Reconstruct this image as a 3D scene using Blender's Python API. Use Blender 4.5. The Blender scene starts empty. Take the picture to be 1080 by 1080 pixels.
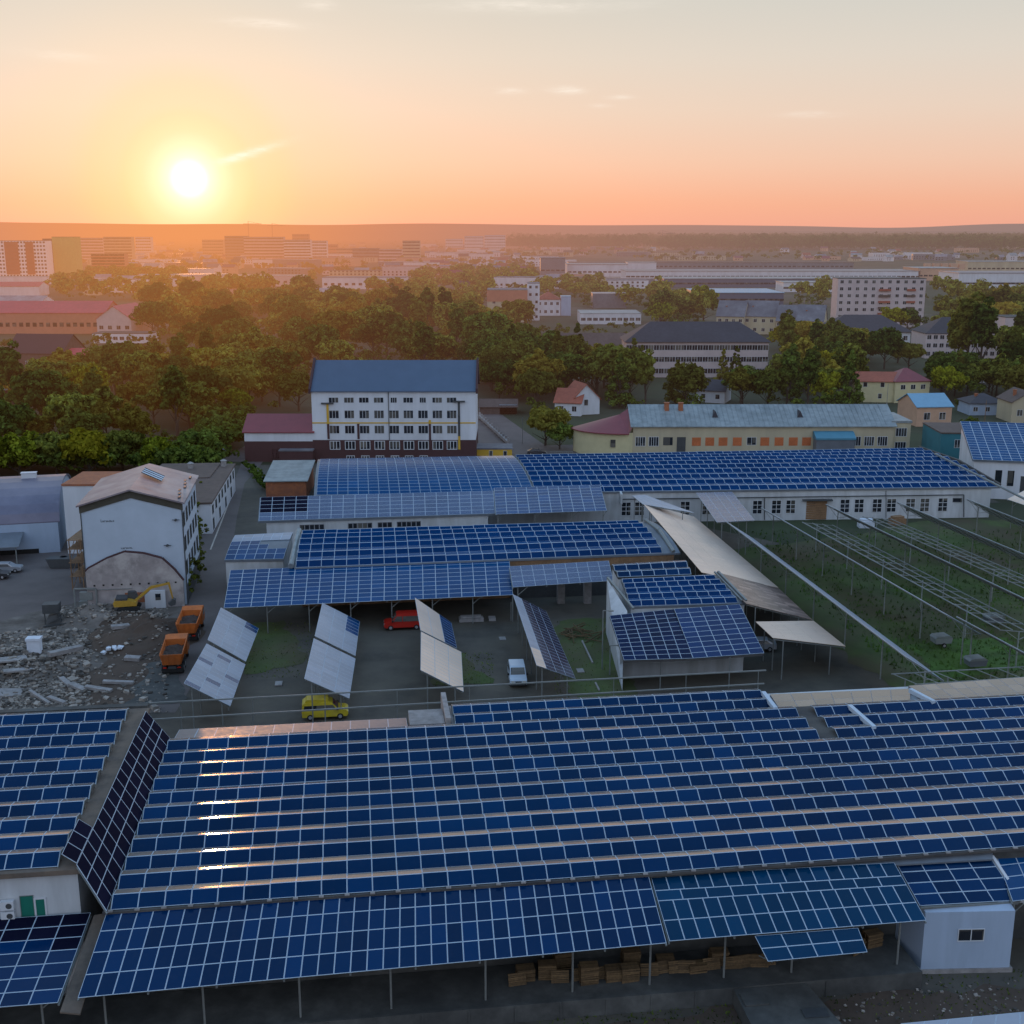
import bpy, math, random
from mathutils import Vector, Matrix
random.seed(7)
R = math.radians
scene = bpy.context.scene
COL = scene.collection
# ------------------------------------------------------------------ camera
FPX, HCAM, PITCH = 1260.0, 50.0, math.atan(297 / 1260.0)
cam = bpy.data.cameras.new('camera'); co = bpy.data.objects.new('camera', cam); COL.objects.link(co)
cam.sensor_width = 36; cam.lens = 36 * FPX / 1080; cam.clip_end = 40000; cam.clip_start = 0.5
co.location = (0, 0, HCAM); co.rotation_euler = (math.pi / 2 - PITCH, 0, 0)
scene.camera = co
SN, CS = math.sin(PITCH), math.cos(PITCH)
def at(x, y, z=0.0):
    """real-world point at height z that the photograph shows at pixel x, y"""
    a = (x - 540) / FPX; b = (y - 540) / FPX
    t = (z - HCAM) / -(SN + b * CS)
    return Vector((a * t, (CS - b * SN) * t, z))
def zat(py, Y):
    b = (py - 540) / FPX
    return HCAM - Y * (SN + b * CS) / (CS - b * SN)
def xat(px, Y, z):
    d = Y * CS + (HCAM - z) * SN
    return (px - 540) / FPX * d
SA = R(7.5)
def W(u, v, z=0.0):
    return Vector((u * math.cos(SA) - v * math.sin(SA), u * math.sin(SA) + v * math.cos(SA), z))
def frame(o, deg=0.0):
    c, s = math.cos(R(deg)), math.sin(R(deg)); o = Vector(o)
    return lambda x, y, z: Vector((o.x + x * c - y * s, o.y + x * s + y * c, o.z + z))
IDF = lambda x, y, z: Vector((x, y, z))
# ------------------------------------------------------------------ sun and sky
AZ, EL = R(-14.6), R(2.25)
SUN = Vector((math.sin(AZ) * math.cos(EL), math.cos(AZ) * math.cos(EL), math.sin(EL)))
sl = bpy.data.lights.new('sun', 'SUN'); so = bpy.data.objects.new('sun', sl); COL.objects.link(so)
sl.energy = .6; sl.angle = R(0.6); sl.color = (1, .42, .15)
so.rotation_euler = SUN.to_track_quat('Z', 'Y').to_euler(); so.location = (0, 0, 200)

class NT:
    def __init__(s, tree): s.t = tree; s.n = tree.nodes; s.l = tree.links
    def new(s, typ, **kw):
        n = s.n.new(typ)
        for k, v in kw.items(): setattr(n, k, v)
        return n
    def put(s, sock, v):
        if v is None: return
        if isinstance(v, bpy.types.NodeSocket): s.l.new(v, sock)
        else:
            if hasattr(sock.default_value, '__len__') and not hasattr(v, '__len__'): v = [v] * len(sock.default_value)
            if hasattr(sock.default_value, '__len__') and len(v) == 3 and len(sock.default_value) == 4: v = tuple(v) + (1,)
            sock.default_value = v
    def m(s, op, a, b=None, c=None, clamp=False):
        n = s.new('ShaderNodeMath', operation=op); n.use_clamp = clamp
        s.put(n.inputs[0], a); s.put(n.inputs[1], b); s.put(n.inputs[2], c); return n.outputs[0]
    def v(s, op, a, b=None, out=0):
        n = s.new('ShaderNodeVectorMath', operation=op); s.put(n.inputs[0], a)
        if b is not None: s.put(n.inputs[1], b)
        return n.outputs[out]
    def mix(s, f, a, b, mode='MIX'):
        n = s.new('ShaderNodeMix', data_type='RGBA', blend_type=mode)
        s.put(n.inputs[0], f); s.put(n.inputs[6], a); s.put(n.inputs[7], b); return n.outputs[2]
    def ramp(s, f, pts, interp='LINEAR'):
        n = s.new('ShaderNodeValToRGB'); cr = n.color_ramp; cr.interpolation = interp
        while len(cr.elements) < len(pts): cr.elements.new(0.5)
        for e, (p, c) in zip(cr.elements, pts):
            e.position = p; e.color = (tuple(c) + (1,)) if hasattr(c, '__len__') else (c, c, c, 1)
        s.put(n.inputs[0], f); return n.outputs[0]
    def noise(s, scale, vec=None, detail=3, rough=.55, out=0):
        n = s.new('ShaderNodeTexNoise'); n.inputs['Scale'].default_value = scale
        n.inputs['Detail'].default_value = detail; n.inputs['Roughness'].default_value = rough
        if vec is not None: s.l.new(vec, n.inputs['Vector'])
        return n.outputs[out]

world = bpy.data.worlds.new('World'); scene.world = world; world.use_nodes = True
w = NT(world.node_tree); w.n.clear()
tc = w.new('ShaderNodeTexCoord'); D = w.v('NORMALIZE', tc.outputs['Generated'])
sep = w.new('ShaderNodeSeparateXYZ'); w.l.new(D, sep.inputs[0])
el = w.m('MULTIPLY', w.m('ARCSINE', sep.outputs[2]), 2 / math.pi)
el0 = w.m('MAXIMUM', el, 0.0)
e = lambda d: d / 90.0
front = w.ramp(el0, [(0, (.92, .40, .28)), (e(1.2), (.95, .45, .29)), (e(3.0), (.93, .57, .41)), (e(5.2), (.87, .65, .51)), (e(7.5), (.79, .675, .565)),
                     (e(10), (.69, .645, .565)), (e(18), (.60, .66, .68)), (e(40), (.42, .58, .80)), (1, (.17, .46, .82))])
back = w.ramp(el0, [(0, (.55, .50, .52)), (e(8), (.80, .76, .80)), (e(25), (.84, .92, 1.08)), (e(50), (.50, .68, .94)), (1, (.17, .46, .82))])
hz = w.v('NORMALIZE', w.v('MULTIPLY', D, (1, 1, 0)))
ca = w.v('DOT_PRODUCT', hz, (math.sin(AZ), math.cos(AZ), 0), out=1)
k = w.m('SMOOTH_MIN', 1.0, w.m('MULTIPLY_ADD', ca, .75, .42, clamp=True), .1)
base = w.mix(w.m('MAXIMUM', k, 0.0), back, front)
# duller, cooler away from the sun's azimuth
side = w.m('SUBTRACT', 1.0, w.m('POWER', w.m('MAXIMUM', ca, 0.0), 9.0))
base = w.mix(w.m('MULTIPLY', side, .55, clamp=True), base, w.mix(1.0, base, (.86, .95, 1.04), 'MULTIPLY'))
ang = w.m('MULTIPLY', w.m('ARCCOSINE', w.v('DOT_PRODUCT', D, tuple(SUN), out=1)), 180 / math.pi / 24)
a_ = lambda d: d / 24
tint = w.ramp(ang, [(0, .9), (a_(2.0), .75), (a_(3.4), .38), (a_(5.5), .10), (a_(9), .01), (a_(14), 0)], 'EASE')
base = w.mix(tint, base, (1.04, .66, .26))
core = w.ramp(ang, [(0, (1, .95, .9)), (a_(.6), (.55, .52, .5)), (a_(.9), (.24, .25, .27)), (a_(1.4), (.09, .12, .16)), (a_(2.0), (.03, .055, .09)), (a_(2.8), (.010, .026, .042)), (a_(4.2), (.006, .014, .022)), (a_(6.5), (.004, .009, .014)), (a_(10), (.001, .003, .006)), (a_(15), (0, 0, 0))])
core = w.mix(1.0, core, (2.3, 2.2, 1.95), 'MULTIPLY')
base = w.mix(1.0, base, core, 'ADD')
# a few thin streaks of cloud
azn = w.m('MULTIPLY', w.m('ARCTAN2', sep.outputs[0], sep.outputs[1]), 180 / math.pi)
eln = w.m('MULTIPLY', el, 90.0)
nz = w.noise(30, w.v('MULTIPLY', D, (1, 1, 6)), 5, .7)
for px, py, wx, wy, st, sk in ((290, 29, 32, 3.5, .30, .03), (534, 96, 16, 3, .22, 0), (596, 95, 15, 3, .42, 0), (650, 103, 12, 2, .2, 0), (630, 112, 10, 2, .16, 0), (262, 165, 30, 4, .45, -.3),
                           (850, 124, 26, 3, .14, 0), (80, 70, 30, 4, .14, .05), (560, 6, 90, 6, .16, 0), (345, 8, 14, 4, .2, 0)):
    a0 = math.degrees(math.atan((px - 540) * CS / FPX)); e0 = math.degrees(math.atan((540 - py) / FPX) - PITCH)
    dx = w.m('SUBTRACT', azn, a0); dy = w.m('SUBTRACT', w.m('SUBTRACT', eln, e0), w.m('MULTIPLY', dx, -sk))
    g = w.m('ADD', w.m('POWER', w.m('ABSOLUTE', w.m('DIVIDE', dx, wx / 22)), 2.0), w.m('POWER', w.m('ABSOLUTE', w.m('DIVIDE', dy, wy / 22)), 2.0))
    g = w.m('MULTIPLY', w.m('EXPONENT', w.m('MULTIPLY', g, -1.0)), w.m('MULTIPLY', w.m('SUBTRACT', nz, .30, clamp=True), st * 8))
    base = w.mix(w.m('MINIMUM', g, .8), base, (1.0, .92, .82))
below = w.m('LESS_THAN', sep.outputs[2], -0.002)
base = w.mix(below, base, (.10, .085, .08))
nish = w.new('ShaderNodeTexSky', sky_type='NISHITA'); nish.sun_disc = False; nish.sun_elevation = EL; nish.sun_rotation = AZ
bg1 = w.new('ShaderNodeBackground'); w.l.new(base, bg1.inputs[0]); bg1.inputs[1].default_value = .97
bg2 = w.new('ShaderNodeBackground'); w.l.new(nish.outputs[0], bg2.inputs[0]); bg2.inputs[1].default_value = .010
ad = w.new('ShaderNodeAddShader'); w.l.new(bg1.outputs[0], ad.inputs[0]); w.l.new(bg2.outputs[0], ad.inputs[1])
wo = w.new('ShaderNodeOutputWorld'); w.l.new(ad.outputs[0], wo.inputs[0])
try:
    world.cycles.sampling_method = 'MANUAL'; world.cycles.sample_map_resolution = 1024
except Exception: pass

# ------------------------------------------------------------------ haze painted as glow into every material, stronger far off and towards the sunset
hg = bpy.data.node_groups.new('painted_haze', 'ShaderNodeTree')
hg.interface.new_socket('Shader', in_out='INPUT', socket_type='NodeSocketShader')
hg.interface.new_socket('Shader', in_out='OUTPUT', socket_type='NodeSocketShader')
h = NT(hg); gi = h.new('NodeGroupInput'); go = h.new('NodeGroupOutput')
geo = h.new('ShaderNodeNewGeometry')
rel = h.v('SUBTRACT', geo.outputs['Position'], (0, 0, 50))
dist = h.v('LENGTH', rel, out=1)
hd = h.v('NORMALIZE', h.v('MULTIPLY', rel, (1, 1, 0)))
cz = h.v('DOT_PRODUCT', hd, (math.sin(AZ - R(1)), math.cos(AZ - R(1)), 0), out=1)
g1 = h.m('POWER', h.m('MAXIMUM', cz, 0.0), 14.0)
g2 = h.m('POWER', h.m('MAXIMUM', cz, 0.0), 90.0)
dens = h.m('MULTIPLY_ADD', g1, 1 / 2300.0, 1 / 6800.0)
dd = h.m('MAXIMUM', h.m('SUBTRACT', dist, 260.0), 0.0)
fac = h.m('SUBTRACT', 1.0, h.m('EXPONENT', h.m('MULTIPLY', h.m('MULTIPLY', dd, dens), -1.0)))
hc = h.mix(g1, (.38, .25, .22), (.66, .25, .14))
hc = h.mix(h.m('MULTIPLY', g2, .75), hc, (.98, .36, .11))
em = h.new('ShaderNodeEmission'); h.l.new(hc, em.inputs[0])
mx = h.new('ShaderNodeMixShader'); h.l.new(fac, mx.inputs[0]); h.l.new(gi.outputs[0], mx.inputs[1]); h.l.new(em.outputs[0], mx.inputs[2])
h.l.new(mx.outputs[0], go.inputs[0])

MATS = {}
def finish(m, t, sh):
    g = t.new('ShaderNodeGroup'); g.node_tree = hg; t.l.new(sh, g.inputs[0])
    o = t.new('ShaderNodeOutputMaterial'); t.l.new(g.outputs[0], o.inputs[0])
def mat(name, col, rough=.7, var=.18, scale=1.2, col2=None, spec=.5, metal=0.0, bump=0.0, streak=False, thr=(.35, .65), isl=0.0, pat=None, trans=0.0, ior=1.5):
    if name in MATS: return MATS[name]
    m = bpy.data.materials.new(name); m.use_nodes = True; t = NT(m.node_tree); t.n.clear()
    tcn = t.new('ShaderNodeTexCoord'); g = t.new('ShaderNodeNewGeometry')
    P = g.outputs['Position']
    if streak: P = t.v('MULTIPLY', P, (1, 1, .18))
    n1 = t.noise(scale, P, 5, .6); n2 = t.noise(scale * .13, g.outputs['Position'], 3, .5)
    c = tuple(col)
    cc = t.mix(1.0, c, t.ramp(n1, [(.25, (1 - var,) * 3), (.75, (1 + var,) * 3)]), 'MULTIPLY')
    cc = t.mix(1.0, cc, t.ramp(n2, [(.3, (1 - var * .6,) * 3), (.7, (1 + var * .6,) * 3)]), 'MULTIPLY')
    if col2 is not None:
        f = t.ramp(t.noise(scale * .35, P, 6, .65), [(thr[0], 0), (thr[1], 1)])
        cc = t.mix(f, cc, col2)
    if isl:
        rnd = t.m('FRACT', t.m('ADD', g.outputs['Random Per Island'], t.new('ShaderNodeObjectInfo').outputs['Random']))
        cc = t.mix(1.0, cc, t.ramp(rnd, [(0, (1 - isl,) * 3), (1, (1 + isl,) * 3)]), 'MULTIPLY')
    if pat: cc = pat(t, cc, g)
    b = t.new('ShaderNodeBsdfPrincipled'); t.l.new(cc, b.inputs['Base Color'])
    b.inputs['Roughness'].default_value = rough; b.inputs['Metallic'].default_value = metal
    b.inputs['Specular IOR Level'].default_value = spec; b.inputs['IOR'].default_value = ior
    if bump:
        bp = t.new('ShaderNodeBump'); bp.inputs['Strength'].default_value = bump; bp.inputs['Distance'].default_value = .1
        t.l.new(n1, bp.inputs['Height']); t.l.new(bp.outputs[0], b.inputs['Normal'])
    finish(m, t, b.outputs[0]); MATS[name] = m; return m

def glass_mat(name, col, vary=.30, rough=.10, ior=1.6, spec=.5, bump=.06):
    """photovoltaic glass: dark saturated cells under a glossy pane"""
    m = bpy.data.materials.new(name); m.use_nodes = True; t = NT(m.node_tree); t.n.clear()
    g = t.new('ShaderNodeNewGeometry'); oi = t.new('ShaderNodeObjectInfo')
    rnd = t.m('FRACT', t.m('ADD', g.outputs['Random Per Island'], oi.outputs['Random']))
    wn = t.new('ShaderNodeTexWhiteNoise', noise_dimensions='1D'); t.l.new(rnd, wn.inputs['W'])
    cc = t.mix(1.0, tuple(col), t.ramp(wn.outputs[0], [(0, (1 - vary,) * 3), (.8, (1, 1, 1)), (1, (1 + vary,) * 3)]), 'MULTIPLY')
    big = t.noise(.06, g.outputs['Position'], 3, .5)
    cc = t.mix(1.0, cc, t.ramp(big, [(.3, (.75, .8, .85)), (.7, (1.25, 1.2, 1.15))]), 'MULTIPLY')
    dirt = t.noise(2.2, g.outputs['Position'], 5, .7)
    cc = t.mix(t.ramp(dirt, [(.5, 0), (.9, .05)]), cc, (.12, .13, .15))
    b = t.new('ShaderNodeBsdfPrincipled'); t.l.new(cc, b.inputs['Base Color'])
    b.inputs['Roughness'].default_value = rough; b.inputs['IOR'].default_value = ior; b.inputs['Specular IOR Level'].default_value = spec
    t.l.new(t.ramp(dirt, [(.3, (rough,) * 3), (.8, (rough * 1.7,) * 3)]), b.inputs['Roughness'])
    bp = t.new('ShaderNodeBump'); bp.inputs['Strength'].default_value = bump; bp.inputs['Distance'].default_value = .3
    t.l.new(t.noise(.7, g.outputs['Position'], 2), bp.inputs['Height']); t.l.new(bp.outputs[0], b.inputs['Normal'])
    finish(m, t, b.outputs[0]); MATS[name] = m; return m

def leaf_mat(name, dark, light, warm):
    m = bpy.data.materials.new(name); m.use_nodes = True; t = NT(m.node_tree); t.n.clear()
    g = t.new('ShaderNodeNewGeometry'); oi = t.new('ShaderNodeObjectInfo')
    n = t.noise(.55, g.outputs['Position'], 3, .6)
    f = t.m('MULTIPLY_ADD', g.outputs['Random Per Island'], .45, t.m('MULTIPLY_ADD', n, 2.2, -.92), clamp=True)
    cc = t.mix(f, dark, light)
    wn = t.new('ShaderNodeTexWhiteNoise', noise_dimensions='1D'); t.l.new(oi.outputs['Random'], wn.inputs['W'])
    wf = t.ramp(wn.outputs[0], [(.45, 0), (.9, .75), (1, 1)])
    cc = t.mix(wf, cc, t.mix(f, tuple(x * .5 for x in warm), warm))
    cc = t.mix(1.0, cc, t.ramp(oi.outputs['Random'], [(0, (.75,) * 3), (1, (1.6,) * 3)]), 'MULTIPLY')
    d = t.new('ShaderNodeBsdfDiffuse'); t.l.new(cc, d.inputs[0])
    tr = t.new('ShaderNodeBsdfTranslucent'); t.l.new(t.mix(1.0, cc, (1.3, 1.25, .5), 'MULTIPLY'), tr.inputs[0])
    mxs = t.new('ShaderNodeMixShader'); mxs.inputs[0].default_value = .32
    t.l.new(d.outputs[0], mxs.inputs[1]); t.l.new(tr.outputs[0], mxs.inputs[2])
    finish(m, t, mxs.outputs[0]); MATS[name] = m; return m

M = {}
M['pv'] = glass_mat('blue_solar_glass', (.0003, .0235, .086), ior=1.36, spec=.25)
M['pv_teal'] = glass_mat('teal_blue_solar_glass', (.0006, .034, .090), ior=1.36, spec=.2, vary=.22)
M['pv_c'] = glass_mat('clear_blue_solar_glass', (.0006, .030, .118), ior=1.4, spec=.12, vary=.15)
M['pv_mid'] = glass_mat('mid_blue_solar_glass', (.003, .050, .16), ior=1.45, rough=.14, spec=.28, vary=.2)
M['pv_sky'] = glass_mat('light_blue_solar_glass', (.0008, .052, .165), ior=1.4, vary=.12, spec=.08)
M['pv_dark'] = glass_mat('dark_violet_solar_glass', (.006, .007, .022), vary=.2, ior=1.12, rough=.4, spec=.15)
M['pv_back'] = glass_mat('painted_sky_solar_glass', (.21, .175, .150), vary=.2, rough=.09, ior=1.6, spec=.3, bump=.012)  # pale base colour carries painted sky reflection on the away-facing panels
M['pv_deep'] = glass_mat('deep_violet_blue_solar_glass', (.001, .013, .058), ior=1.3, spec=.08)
M['pv_brown'] = glass_mat('painted_brown_reflection_solar_glass', (.26, .18, .15), vary=.45, ior=1.6, rough=.3)  # mirrored brown streaks painted into the panel colour
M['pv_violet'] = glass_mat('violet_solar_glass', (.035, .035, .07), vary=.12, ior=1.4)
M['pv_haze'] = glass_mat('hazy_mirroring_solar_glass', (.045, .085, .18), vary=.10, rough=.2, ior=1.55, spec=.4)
M['pv_strip'] = glass_mat('painted_sky_strip_solar_glass', (.26, .225, .215), vary=.12, rough=.4, ior=1.4, spec=.1)  # evening sky reflection painted as a pale, hardly glossy base colour
M['pv_pale'] = glass_mat('painted_pale_sky_solar_glass', (.24, .29, .38), vary=.10, rough=.28, ior=1.7)  # panels paled in base colour to paint the reflected sky
M['pv_tan'] = glass_mat('painted_sunset_solar_glass', (.74, .55, .43), vary=.05, rough=.28, ior=1.9)  # the sunset sky's reflection is painted into this base colour
M['alu'] = mat('aluminium_frame', (.42, .52, .63), .5, .06, 3)
M['alu_dim'] = mat('dull_aluminium_frame', (.24, .25, .28), .5, .08, 3)
M['rail'] = mat('galvanised_rail', (.22, .24, .24), .5, .12, 4, metal=.3)
M['post'] = mat('weathered_steel_post', (.24, .26, .25), .6, .2, 4)
M['roof_dark'] = mat('dark_felt_roof', (.045, .045, .05), .85, .25, .8, col2=(.09, .085, .08))
M['roof_grey'] = mat('grey_sheet_roof', (.15, .17, .20), .45, .18, .6, metal=.2, streak=False)
M['roof_mauve'] = mat('weathered_sheet_roof', (.16, .13, .155), .45, .2, .5, col2=(.34, .30, .31), metal=.1, bump=.1)
M['roof_hangar'] = mat('hangar_sheet_roof', (.10, .095, .14), .42, .25, .25, col2=(.19, .18, .24), metal=.15)
M['felt_brown'] = mat('old_felt_strip', (.09, .075, .065), .9, .35, 1.3, col2=(.17, .13, .10), bump=.5)
M['white'] = mat('white_render', (.58, .61, .66), .8, .08, .6, col2=(.45, .47, .50), streak=True, thr=(.5, .8))
M['white_old'] = mat('weathered_white_wall', (.48, .51, .54), .85, .16, .8, col2=(.30, .31, .31), streak=True, thr=(.5, .75))
M['white_blue'] = mat('bluish_white_render', (.42, .50, .60), .8, .05, .5, col2=(.36, .43, .52), thr=(.45, .8))
M['white_clad'] = mat('white_cladding', (.33, .42, .55), .6, .08, .7, col2=(.25, .32, .42), streak=True, thr=(.5, .8))
M['gable_conc'] = mat('pale_patched_concrete', (.30, .27, .27), .9, .2, .9, col2=(.42, .39, .38), thr=(.45, .6))
M['conc'] = mat('concrete', (.09, .093, .09), .9, .32, .9, col2=(.04, .042, .042), bump=.3)
M['conc_light'] = mat('light_concrete_slab', (.26, .25, .25), .9, .3, 1.5, bump=.3)
M['asphalt'] = mat('yard_asphalt', (.056, .050, .042), .85, .45, .35, col2=(.095, .083, .064), bump=.15)
M['asphalt_m'] = mat('road_asphalt', (.092, .076, .074), .8, .3, .35, col2=(.125, .104, .100), bump=.1)
M['paint'] = mat('road_paint', (.42, .38, .34), .8, .3, 3)
M['white_win'] = mat('white_window_frame', (.55, .58, .62), .5, .04)
def curtain(t, cc, g):
    wn = t.new('ShaderNodeTexWhiteNoise', noise_dimensions='3D'); sn = t.v('SNAP', g.outputs['Position'], (1.7, 1.7, 1.6)); t.l.new(sn, wn.inputs['Vector'])
    return t.mix(t.ramp(wn.outputs[0], [(.62, 0), (.66, .7), (.85, .25), (1, 1)]), cc, (.16, .15, .13))
M['pane'] = mat('window_pane', (.018, .022, .03), .08, .3, .8, ior=1.5, pat=curtain)
M['dark'] = mat('dark_opening', (.012, .011, .011), .9, .2)
M['steel_dark'] = mat('dark_steel', (.05, .055, .06), .55, .2, 3)
M['brick'] = mat('orange_brick', (.36, .13, .055), .9, .22, 4, col2=(.26, .10, .06), bump=.2)
M['brick_fill'] = mat('orange_infill_brick', (.48, .14, .05), .9, .2, 5)
M['wood'] = mat('weathered_wood', (.22, .13, .07), .85, .3, 5)
M['pallet'] = mat('pallet_wood', (.11, .07, .033), .85, .35, 6, isl=.3)
M['red_metal'] = mat('dark_red_sheet_roof', (.20, .034, .042), .4, .10, .6)
M['band'] = mat('dark_olive_band', (.060, .055, .042), .8, .15)
M['red_flare'] = mat('flare_tinted_red_roof', (.50, .06, .07), .5, .15, .5)  # red lifted in base colour, painting in the lens flare's glow
M['white_bright'] = mat('bright_white_panels', (.80, .80, .82), .7, .05)
M['red_tile'] = mat('red_tile_roof', (.30, .085, .05), .75, .22, 1.4)
M['maroon'] = mat('maroon_render', (.065, .028, .030), .8, .1)
M['blue_metal'] = mat('slate_blue_sheet_roof', (.07, .10, .16), .40, .08, .3)
M['silver'] = mat('weathered_silver_roof', (.25, .28, .29), .55, .25, .7, col2=(.13, .155, .165), metal=.2, streak=False, thr=(.5, .8))
M['sky_metal'] = mat('bright_blue_sheet_roof', (.15, .32, .46), .4, .08, .6)
M['slate'] = mat('dark_slate_roof', (.040, .038, .048), .7, .2, .9)
M['brown_roof'] = mat('brown_fibre_roof', (.10, .07, .06), .8, .25, .9)
M['grey_roof'] = mat('grey_fibre_roof', (.17, .17, .19), .75, .25, .6, col2=(.11, .11, .13))
M['cream'] = mat('cream_render', (.50, .44, .30), .85, .08, .5, col2=(.40, .35, .25), streak=True)
M['yellow_wall'] = mat('pale_yellow_render', (.55, .50, .30), .85, .08, .5)
M['pink_wall'] = mat('pale_pink_render', (.50, .42, .42), .85, .1, .5)
M['peach'] = mat('peach_render', (.50, .32, .22), .85, .1, .5)
M['salmon'] = mat('salmon_render', (.45, .20, .13), .85, .1, .5)
M['teal'] = mat('teal_render', (.03, .16, .20), .8, .12, .5)
M['teal_roof'] = mat('teal_blue_roof', (.06, .20, .28), .5, .1, .5)
M['lime'] = mat('yellow_green_render', (.42, .42, .13), .85, .1, .5)
M['yellow'] = mat('yellow_paint', (.52, .40, .025), .4, .15, 2, col2=(.34, .28, .08), thr=(.5, .8))
M['yellow_trim'] = mat('ochre_trim', (.55, .34, .03), .6, .05)
M['red_paint'] = mat('red_paint', (.42, .02, .012), .3, .06, 2)
M['white_paint'] = mat('white_paint', (.50, .58, .68), .3, .04, 2)
M['silver_paint'] = mat('silver_paint', (.36, .38, .42), .3, .05, 2, metal=.4)
M['dark_paint'] = mat('dark_paint', (.03, .03, .036), .3, .05, 2)
M['orange'] = mat('dusty_orange_paint', (.46, .12, .02), .6, .22, 1.5, col2=(.28, .10, .04), thr=(.5, .8))
M['digger'] = mat('dusty_yellow_paint', (.42, .25, .03), .5, .15, 2)
M['tyre'] = mat('tyre_rubber', (.015, .015, .016), .9, .1)
M['rim'] = mat('grey_wheel_rim', (.3, .3, .32), .4, .1)
M['lamp'] = mat('lamp_lens', (.6, .6, .55), .15, .05)
M['lamp_red'] = mat('red_lamp_lens', (.4, .02, .01), .2, .05)
M['load'] = mat('dark_soil_load', (.05, .035, .03), .95, .4, 4, bump=.6)
M['soil'] = mat('turned_soil', (.060, .040, .029), .95, .35, .5, col2=(.085, .06, .045), bump=.6)
M['rubble'] = mat('rubble_dust', (.17, .15, .135), .95, .4, .6, col2=(.075, .06, .05), bump=.6)
M['chunk'] = mat('broken_concrete', (.19, .17, .15), .9, .2, 3, isl=.8)
M['grass'] = mat('rough_grass', (.050, .088, .018), .95, .5, .2, col2=(.075, .062, .034), bump=.5)
M['grass2'] = mat('bright_grass', (.07, .15, .022), .95, .35, .4, col2=(.035, .06, .014), bump=.5)
M['ground'] = mat('open_ground', (.028, .040, .014), .95, .4, .05, col2=(.050, .048, .024), thr=(.48, .65))
M['town'] = mat('town_ground', (.09, .078, .06), .95, .4, .02, col2=(.035, .046, .018), thr=(.36, .50))
M['hill'] = mat('wooded_hill', (.05, .05, .04), .95, .3, .003, col2=(.10, .09, .06))
M['bark'] = mat('tree_bark', (.055, .042, .032), .9, .3, 5)
M['bin_blue'] = mat('blue_plastic', (.01, .10, .42), .4, .05)
M['cloth_white'] = mat('white_sheeting', (.55, .6, .68), .7, .1)
M['green_panel'] = mat('green_shutter', (.01, .15, .11), .4, .08)
M['leaf'] = leaf_mat('green_foliage', (.018, .026, .007), (.27, .29, .055), (.40, .29, .045))
M['leaf_dark'] = leaf_mat('dark_green_foliage', (.010, .019, .006), (.15, .205, .040), (.20, .18, .036))
M['leaf_yel'] = leaf_mat('yellow_green_foliage', (.030, .040, .004), (.27, .30, .028), (.36, .30, .024))

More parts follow.
